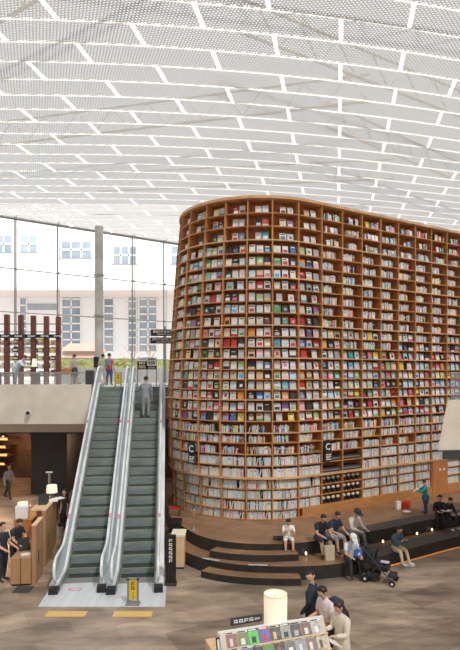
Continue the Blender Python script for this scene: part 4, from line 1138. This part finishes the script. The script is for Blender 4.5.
t3,_=put('long-haired woman in cream cardigan and skirt reading at the stand',342,10.5,R(-60),1.57,pose(torso=V(0,-.05,1),head=V(0,-.5,1),ua=[V(-.2,-.2,-1),V(.2,-.2,-1)],fa=[V(.3,-1,.1),V(-.3,-1,.1)],drop=.36),top=(.70,.64,.54),bottom=(.60,.55,.46),sleeve='long',hair=HAIRB,longhair=True,skirt=(.66,.61,.52),legs='skirt',loose=1.1)
def pack(label,loc,rz,c,w=.3,h=.44,d=.17):
    t=thing('backpack',label,'backpack',loc,rz); mb=MB(); mb.box(-w/2,w/2,0,d,0,h,cm(c)); mb.build('main_pocket',t,bevel=.05)
    mb=MB(); mb.box(-w*.36,w*.36,d-.01,d+.05,.04,h*.5,cm(tuple(x*.8 for x in c))); mb.build('front_pocket',t,bevel=.02)
    for x in (-w*.28,w*.28):
        mb=MB(); mb.tube([(x,.03,h*.9),(x,-.10,h*.98),(x,-.21,h*.85),(x,-.2,h*.5),(x,.02,h*.1)],.018,cm(c),6); mb.build('strap',t)
    return t
import_dir=lambda rz,d:Vector((-math.sin(rz)*d,math.cos(rz)*d,0))
def wear(label,px,Y,rz,H,c,back=.11,zz=.50,h0=0,**k):
    p=Vector((at(px,Y),Y,h0+zz*H))+import_dir(rz,back); return pack(label,p,rz,c,**k)
wear('large dark teal backpack on the rear man at the magazine stand',312,11.6,R(-110),1.72,(.012,.035,.05),.10,.50,w=.36,h=.54,d=.2)
wear('navy backpack on the person in the pink shirt',330,11.0,R(-60),1.68,(.02,.035,.08),.10,.56)
# open magazine in the woman's hands
t=thing('open_magazine','white open magazine held by the long-haired woman in cream','magazine',(at(335,10.35)-.12,10.22,.98),R(-60))
for sg in (-1,1):
    mb=MB(); T=Matrix.Rotation(R(-30),4,'X')@Matrix.Rotation(sg*R(12),4,'Y'); x0,x1=(0,.22) if sg>0 else (-.22,0)
    mb.box(x0,x1,-.14,.14,0,.006,'white',T); mb.build('page',t)

# seated people
def seat(label,px,py_head,Y,h,rz,H,ps,**k):
    ps=dict(ps); ps['base']='seat'; return person(label,(at(px,Y),Y,h),rz,H,ps,**k)
boyp=pose(torso=V(0,-.25,1),head=V(0,-.75,1),ua=[V(-.1,-.6,-.8),V(.1,-.6,-.8)],fa=[V(.4,-.6,.5),V(-.4,-.6,.5)],th=[V(-.12,-1,.12),V(.12,-1,.12)],sh=[V(-.02,-.25,-1),V(.02,-.25,-1)])
seat('black-haired child in white shirt sitting alone on the upper tier reading',288,521,16.75,.8,0,1.36,boyp,top=(.78,.76,.70),bottom=(.75,.73,.66),legs='short',shoes=(.03,.03,.03))
t=thing('shoulder_bag','flat dark bag lying beside the child in white','bag',(at(279.5,16.9),16.9,.8)); mb=MB(); mb.box(-.2,.2,-.12,.12,0,.08,cm((.03,.035,.05))); mb.build('body',t,bevel=.03); mb=MB(); mb.tube([(-.18,0,.07),(-.1,-.08,.1),(.1,-.08,.1),(.18,0,.07)],.012,'black',6); mb.build('strap',t)
SITR=pose(torso=V(0,-.30,1),head=V(0,-.65,1),ua=[V(-.2,-.5,-1),V(.2,-.5,-1)],fa=[V(.3,-1,-.1),V(-.3,-1,-.1)],th=[V(-.16,-1,.02),V(.16,-1,.02)],sh=[V(-.03,-.25,-1),V(.03,-.15,-1)])
seat('man in black t-shirt and shorts sitting on the upper tier, paper bag at feet',319.5,516,16.75,.8,R(20),1.64,SITR,top=(.015,.017,.022),bottom=(.03,.035,.06),legs='short',loose=1.08)
seat('man in navy t-shirt and light shorts looking at his phone beside the man in black',332.5,513,17.0,.8,R(28),1.66,SITR,top=(.018,.028,.06),bottom=(.42,.50,.58),legs='short',loose=1.08)
seat('man in dark cap, pale shirt and grey trousers sitting on the upper tier',351.5,508,17.3,.8,R(32),1.68,SITR,top=(.62,.57,.55),bottom=(.20,.19,.19),sleeve='long',cap=(.03,.03,.035),loose=1.08)
seat('woman in white and blue top and white cap sitting on the lower tier',349.5,532,16.1,.4,R(12),1.62,SITR,top=(.66,.72,.80),bottom=(.025,.028,.04),cap=(.75,.74,.72),sleeve='short',loose=1.08)
seat('person in denim jacket and khaki trousers looking at phone beside the stroller',394.5,531,16.98,.43,R(30),1.5,pose(torso=V(0,-.32,1),head=V(0,-.5,1),ua=[V(-.15,-.5,-1),V(.15,-.5,-1)],fa=[V(.5,-.8,.7),V(-.5,-.8,.7)],th=[V(-.12,-1,.0),V(.12,-1,.0)],sh=[V(0,-.25,-1),V(.05,-.35,-1)]),top=(.08,.13,.19),bottom=(.60,.50,.32),sleeve='long',shoes=(.6,.6,.6),hair=HAIRB)
seat('person in black with white book on lap at the right end of upper tier',446,500,19.35,.8,R(20),1.48,SITR,top=(.015,.015,.018),bottom=(.02,.02,.025),sleeve='long',shoes=(.6,.65,.6))
seat('dark-clothed person sitting close behind the one with the white book',439.5,500,19.5,.8,R(-15),1.45,pose(torso=V(0,-.1,1),head=V(0,-.3,1),ua=[V(-.2,-.3,-1),V(.2,-.3,-1)],fa=[V(.5,-.8,.0),V(-.5,-.8,.0)],th=[V(-.12,-1,.02),V(.12,-1,.02)],sh=[V(0,-.1,-1),V(0,-.1,-1)]),top=(.02,.018,.02),bottom=(.02,.02,.025),sleeve='long')
t=thing('open_book','white open book on the lap of the person in black','book',(at(446,19.1),19.08,1.12),R(20))
for sg in (-1,1):
    mb=MB(); x0,x1=(0,.16) if sg>0 else (-.16,0); mb.box(x0,x1,-.1,.1,0,.02,'white',Matrix.Rotation(sg*R(-8),4,'Y')); mb.build('page',t)
# belongings
t=thing('paper_bag','beige paper carrier bag standing at the feet of the man in black','bag',(at(329,16.25),16.2,.4),R(10))
mb=MB(); mb.hexa([(-.14,-.08,0),(.14,-.08,0),(.14,.08,0),(-.14,.08,0)],[(-.15,-.07,.42),(.15,-.07,.42),(.15,.07,.42),(-.15,.07,.42)],cm((.58,.48,.36))); mb.build('body',t)
for y in (-.06,.06): mb=MB(); mb.tube([(-.07,y,.42),(-.05,y,.52),(.05,y,.52),(.07,y,.42)],.007,cm((.5,.4,.3)),6); mb.build('handle',t)
t=thing('blue_bag','bright blue pouch held on the lap of the woman in the white cap','bag',(at(357.5,15.8),15.72,.66),R(10)); mb=MB(); mb.box(-.12,.12,-.06,.06,0,.2,cm((.04,.14,.50))); mb.build('body',t,bevel=.03); mb=MB(); mb.box(-.04,.04,-.065,-.055,.05,.13,'white'); mb.build('badge',t)
t=thing('canvas_shoe','grey bag resting on the floor right of the khaki-trousered person','bag',(at(411,16.6),16.75,0),.2); mb=MB(); mb.box(-.16,.16,-.08,.08,0,.1,cm((.5,.5,.48))); mb.build('body',t,bevel=.03); mb=MB(); mb.tube([(-.1,0,.1),(0,0,.2),(.1,0,.1)],.01,'grey_metal',6); mb.build('handle',t)
t['category']='bag'; t.name='small_bag'
# stroller
st=thing('stroller','black baby stroller with hood parked by the woman in the white cap','stroller',(at(379,15.55),15.55,0),R(62))
mb=MB(); vs=[];fs=[];n=14;kk=10
for i in range(kk+1):
    tt=math.pi*.60*i/kk
    for j in range(n+1):
        a=math.pi*j/n
        x=.27*math.sin(tt+.001)*math.cos(a); 
        vs.append((.27*math.cos(a)*(1 if True else 0),.14+.36*math.sin(a)*math.cos(tt)*1.0,.56+.40*math.sin(a)*math.sin(tt)))
for i in range(kk):
    for j in range(n): fs.append((i*(n+1)+j,i*(n+1)+j+1,(i+1)*(n+1)+j+1,(i+1)*(n+1)+j))
mb.add(vs,fs,cm((.012,.013,.016))); o=mb.build('hood',st,smooth=True); sm=o.modifiers.new('t','SOLIDIFY'); sm.thickness=.012
mb=MB(); mb.hexa([(-.2,-.28,.36),(.2,-.28,.36),(.2,.15,.36),(-.2,.15,.36)],[(-.24,-.30,.48),(.24,-.30,.48),(.24,.3,.60),(-.24,.3,.60)],cm((.015,.016,.02))); mb.build('seat',st,bevel=.02)
mb=MB(); mb.box(-.2,.2,-.5,-.28,.22,.30,cm((.03,.03,.035))); mb.build('footrest',st,bevel=.02)
mb=MB()
for x in (-.26,.26):
    mb.tube([(x,-.42,.1),(x,-.1,.45),(x,.38,.95),(x,.5,1.0)],.014,'charcoal',6); mb.tube([(x,.34,.1),(x,.0,.5)],.014,'charcoal',6)
mb.tube([(-.26,.5,1.0),(.26,.5,1.0)],.018,'black',6); mb.tube([(-.26,.34,.12),(.26,.34,.12)],.01,'grey_metal',6); mb.build('frame',st)
for x in (-.26,.26):
    for y,r in ((-.42,.085),(.34,.11)):
        w=MB(); vs=[];nn=16
        for xx in (x-.02,x+.02): vs+=[(xx,y+r*math.cos(2*math.pi*j/nn),r+r*math.sin(2*math.pi*j/nn)) for j in range(nn)]
        w.add(vs,[tuple(range(nn)),tuple(range(nn,2*nn))[::-1]]+[(i,i+nn,(i+1)%nn+nn,(i+1)%nn) for i in range(nn)],'black'); w.add([( (x-.025 if x<0 else x+.025)+0*q, y+.04*math.cos(a_),r+.04*math.sin(a_)) for q,a_ in enumerate([k*math.pi/4 for k in range(8)])],[tuple(range(8))],'white'); w.build('wheel',st)
mb=MB(); mb.box(-.22,.22,-.02,.3,.14,.3,cm((.02,.02,.025))); mb.build('basket',st,bevel=.02)
t=thing('small_blanket','pale lilac cloth draped over the black stroller seat','cloth',(at(384,15.5),15.45,.56),R(62)); mb=MB(); mb.box(-.05,.12,-.12,.12,0,.04,cm((.55,.48,.65))); mb.build('cloth',t,bevel=.015)

# standing / walking people
put('child in teal top and jeans reading at the shelves, back to camera',425.5,20.0,R(-105),1.22,pose(head=V(0,-.45,1),ua=[V(-.15,-.6,-.6),V(.15,-.6,-.6)],fa=[V(.1,-1,.25),V(-.1,-1,.25)]),h=.8,top=(.01,.30,.25),bottom=(.05,.10,.22),sleeve='long',loose=1.45)
t=thing('open_book','white open book held by the child in teal','book',(at(417,20.0),20.05,1.64),R(75))
for sg in (-1,1):
    mb=MB(); x0,x1=(0,.14) if sg>0 else (-.14,0); mb.box(x0,x1,-.1,.1,0,.02,'white',Matrix.Rotation(R(-35),4,'X')@Matrix.Rotation(sg*R(-8),4,'Y')); mb.build('page',t)
t=thing('red_case','bright red case standing at the foot of the bookcase near the teal child','case',(at(404,20.9),20.8,.8),R(31)); mb=MB(); mb.box(-.24,.24,-.08,.08,0,.26,'red'); mb.build('body',t,bevel=.02); mb=MB(); mb.tube([(-.06,0,.26),(-.06,0,.31),(.06,0,.31),(.06,0,.26)],.01,'black',6); mb.build('handle',t)
t=thing('white_bag','white shopping bag at the foot of the bookcase left of the red case','bag',(at(396.5,20.8),20.6,.8),R(31)); mb=MB(); mb.hexa([(-.1,-.06,0),(.1,-.06,0),(.1,.06,0),(-.1,.06,0)],[(-.11,-.05,.3),(.11,-.05,.3),(.11,.05,.3),(-.11,.05,.3)],'paper'); mb.build('body',t); mb=MB(); mb.tube([(-.05,0,.3),(0,0,.38),(.05,0,.3)],.008,'paper',6); mb.build('handle',t)
t=thing('paper_plate','white crumpled paper lying on the platform before the red case','paper',(at(407,20.1),20.1,.8)); mb=MB(); mb.ball((0,0,.04),(.16,.1,.045),'white',10); mb.build('sheet',t)
walk=pose(torso=V(0,-.08,1),th=[V(-.05,-.45,-1),V(.05,.35,-1)],sh=[V(0,-.1,-1),V(0,.55,-1)],ua=[V(-.2,.3,-1),V(.2,-.3,-1)],fa=[V(0,-.3,-1),V(0,-.7,-.7)])
put('dark-haired woman in grey top and shorts walking left on the upper floor',75,29,R(-85),1.66,walk,h=DK,top=(.42,.40,.37),bottom=(.04,.045,.055),legs='short',loose=1.45)
put('man in light green shirt standing with his back turned at the escalator top',103,29,R(180),1.62,STAND,h=DK,top=(.38,.45,.30),bottom=(.45,.42,.36),legs='short',loose=1.3)
put('person in pink top and jeans with grey backpack beyond the escalator top',109.3,29.1,R(170),1.68,STAND,h=DK,top=(.60,.10,.17),bottom=(.05,.09,.18),hair=HAIRB,loose=1.05)
t=pack('grey backpack worn by the person in the pink top',(at(108.3,28.9),28.93,DK+1.0),R(170+0),(.22,.23,.26),.28,.42,.14)
put('person in white and pale blue leaning forward over the grey low table',15,25.3,R(80),1.66,pose(torso=V(0,-1.0,.85),head=V(0,-.8,1),ua=[V(-.1,-.8,-.7),V(.1,-.6,-.8)],fa=[V(0,-1,-.1),V(0,-1,.1)]),h=DK,top=(.60,.68,.75),bottom=(.45,.47,.5),sleeve='long',loose=1.12)
le=22.45; 
bk=math.pi-.0
put('man in grey shirt and trousers riding up the right escalator',146,22.25,bk,1.66,pose(ua=[V(-.15,-.1,-1),V(.55,-.3,-.8)],fa=[V(0,-.3,-1),V(.6,-.9,-.2)],th=[V(-.04,-.02,-1),V(.04,.02,-1)]),h=zp(6.65)+.02,top=(.26,.29,.34),bottom=(.26,.27,.29),sleeve='long',loose=1.12,shoes=(.1,.1,.1))
put('woman in pale grey top walking in the dark shop under the upper floor',8,25.8,R(70),1.66,walk,top=(.38,.38,.42),bottom=(.03,.03,.035),sleeve='long',longhair=True)
put('staff member in black t-shirt working behind the near counter block',15.5,16.35,R(55),1.62,pose(torso=V(0,-.22,1),head=V(0,-.6,1),ua=[V(-.1,-.4,-1),V(.1,-.4,-1)],fa=[V(.1,-1,-.35),V(-.1,-1,-.35)]),top=(.015,.015,.02),bottom=(.02,.02,.025),hair=HAIRB)
put('person in dark clothes at the far left edge beside the staff member',2.5,15.6,R(70),1.66,pose(ua=[V(-.1,-.2,-1),V(.1,-.2,-1)],fa=[V(.1,-1,-.35),V(-.1,-1,-.35)]),top=(.02,.025,.04),bottom=(.02,.025,.04),sleeve='short')
put('person in black with pale sleeve leaning over the far end of the tall counter',61.5,21.2,R(-70),1.6,pose(torso=V(0,-.45,1),head=V(0,-.6,1),ua=[V(-.1,-.9,-.4),V(.1,-.7,-.6)],fa=[V(.0,-1,.05),V(0,-1,-.1)]),top=(.02,.02,.025),bottom=(.015,.015,.02),sleeve='short')
put('person in black standing between the counter and the left escalator',66,20.6,R(-40),1.55,pose(torso=V(0,-.1,1)),top=(.015,.017,.02),bottom=(.015,.015,.02),sleeve='short',longhair=True,shoes=(.6,.1,.15))

# ---------------------------------------------------------------- light
w=bpy.data.worlds.new('sky'); bpy.context.scene.world=w; w.use_nodes=True
bg=w.node_tree.nodes['Background']; bg.inputs[0].default_value=(.93,.97,1,1); bg.inputs[1].default_value=.95
for k,(x,y,z) in enumerate(((-11.6,27.6,2.75),(-11.2,29.6,2.75),(-6.9,27.0,2.75))):  # pendants and point lights added to brighten the shop under the deck
    t=thing('added_pendant_lamp','added warm pendant lamp brightening the dark shop, %s'%['nearest the left edge','deeper at the left edge','behind the left escalator'][k],'lamp',(x,y,z))
    b=MB(); b.lathe([(.02,.28),(.05,.26),(.16,.06),(.17,.04)],'charcoal',n=16); b.build('lamp_shade',t)
    b=MB(); b.ball((0,0,.06),.05,'warm_light'); b.build('bulb',t)
    b=MB(); b.tube([(0,0,.27),(0,0,.55)],.008,'black',6); b.build('cord',t)
    l=bpy.data.lights.new('added_shop_light','POINT'); l.energy=90; l.color=(1,.62,.32); l.shadow_soft_size=.1
    o=bpy.data.objects.new('added_shop_light',l); C.objects.link(o); o.location=(x,y,z-.08)
def sun(e,ang,rot,col):
    l=bpy.data.lights.new('sun','SUN'); l.energy=e; l.angle=R(ang); l.color=col
    o=bpy.data.objects.new('sun',l); C.objects.link(o); o.rotation_euler=rot
sun(6,4,(R(38),R(10),R(20)),(1,.96,.91))

for o in list(bpy.data.objects):
    if o.name.split('.')[0]=='lettering' and o.parent:
        for sb in o.parent.children:
            if sb.name.split('.')[0] in ('board','plate','panel','beam'): o.parent=sb; break
    if o.name.split('.')[0]=='sticker' and o.parent:
        for sb in o.parent.children:
            if sb.name.split('.')[0]=='handrail': o.parent=sb; break
cam=bpy.data.cameras.new('camera'); co=bpy.data.objects.new('camera',cam); C.objects.link(co)
co.location=(0,0,EYE); co.rotation_euler=(R(90),0,0)
cam.sensor_fit='HORIZONTAL'; cam.sensor_width=36; cam.lens=36*F/460; cam.shift_y=(HZ-325)/460; cam.clip_end=400
sc=bpy.context.scene; sc.camera=co
sc.view_settings.view_transform='Standard'; sc.view_settings.look='None'; sc.view_settings.gamma=1; sc.view_settings.exposure=.32
sc.cycles.max_bounces=8; sc.cycles.transparent_max_bounces=16; sc.cycles.diffuse_bounces=4
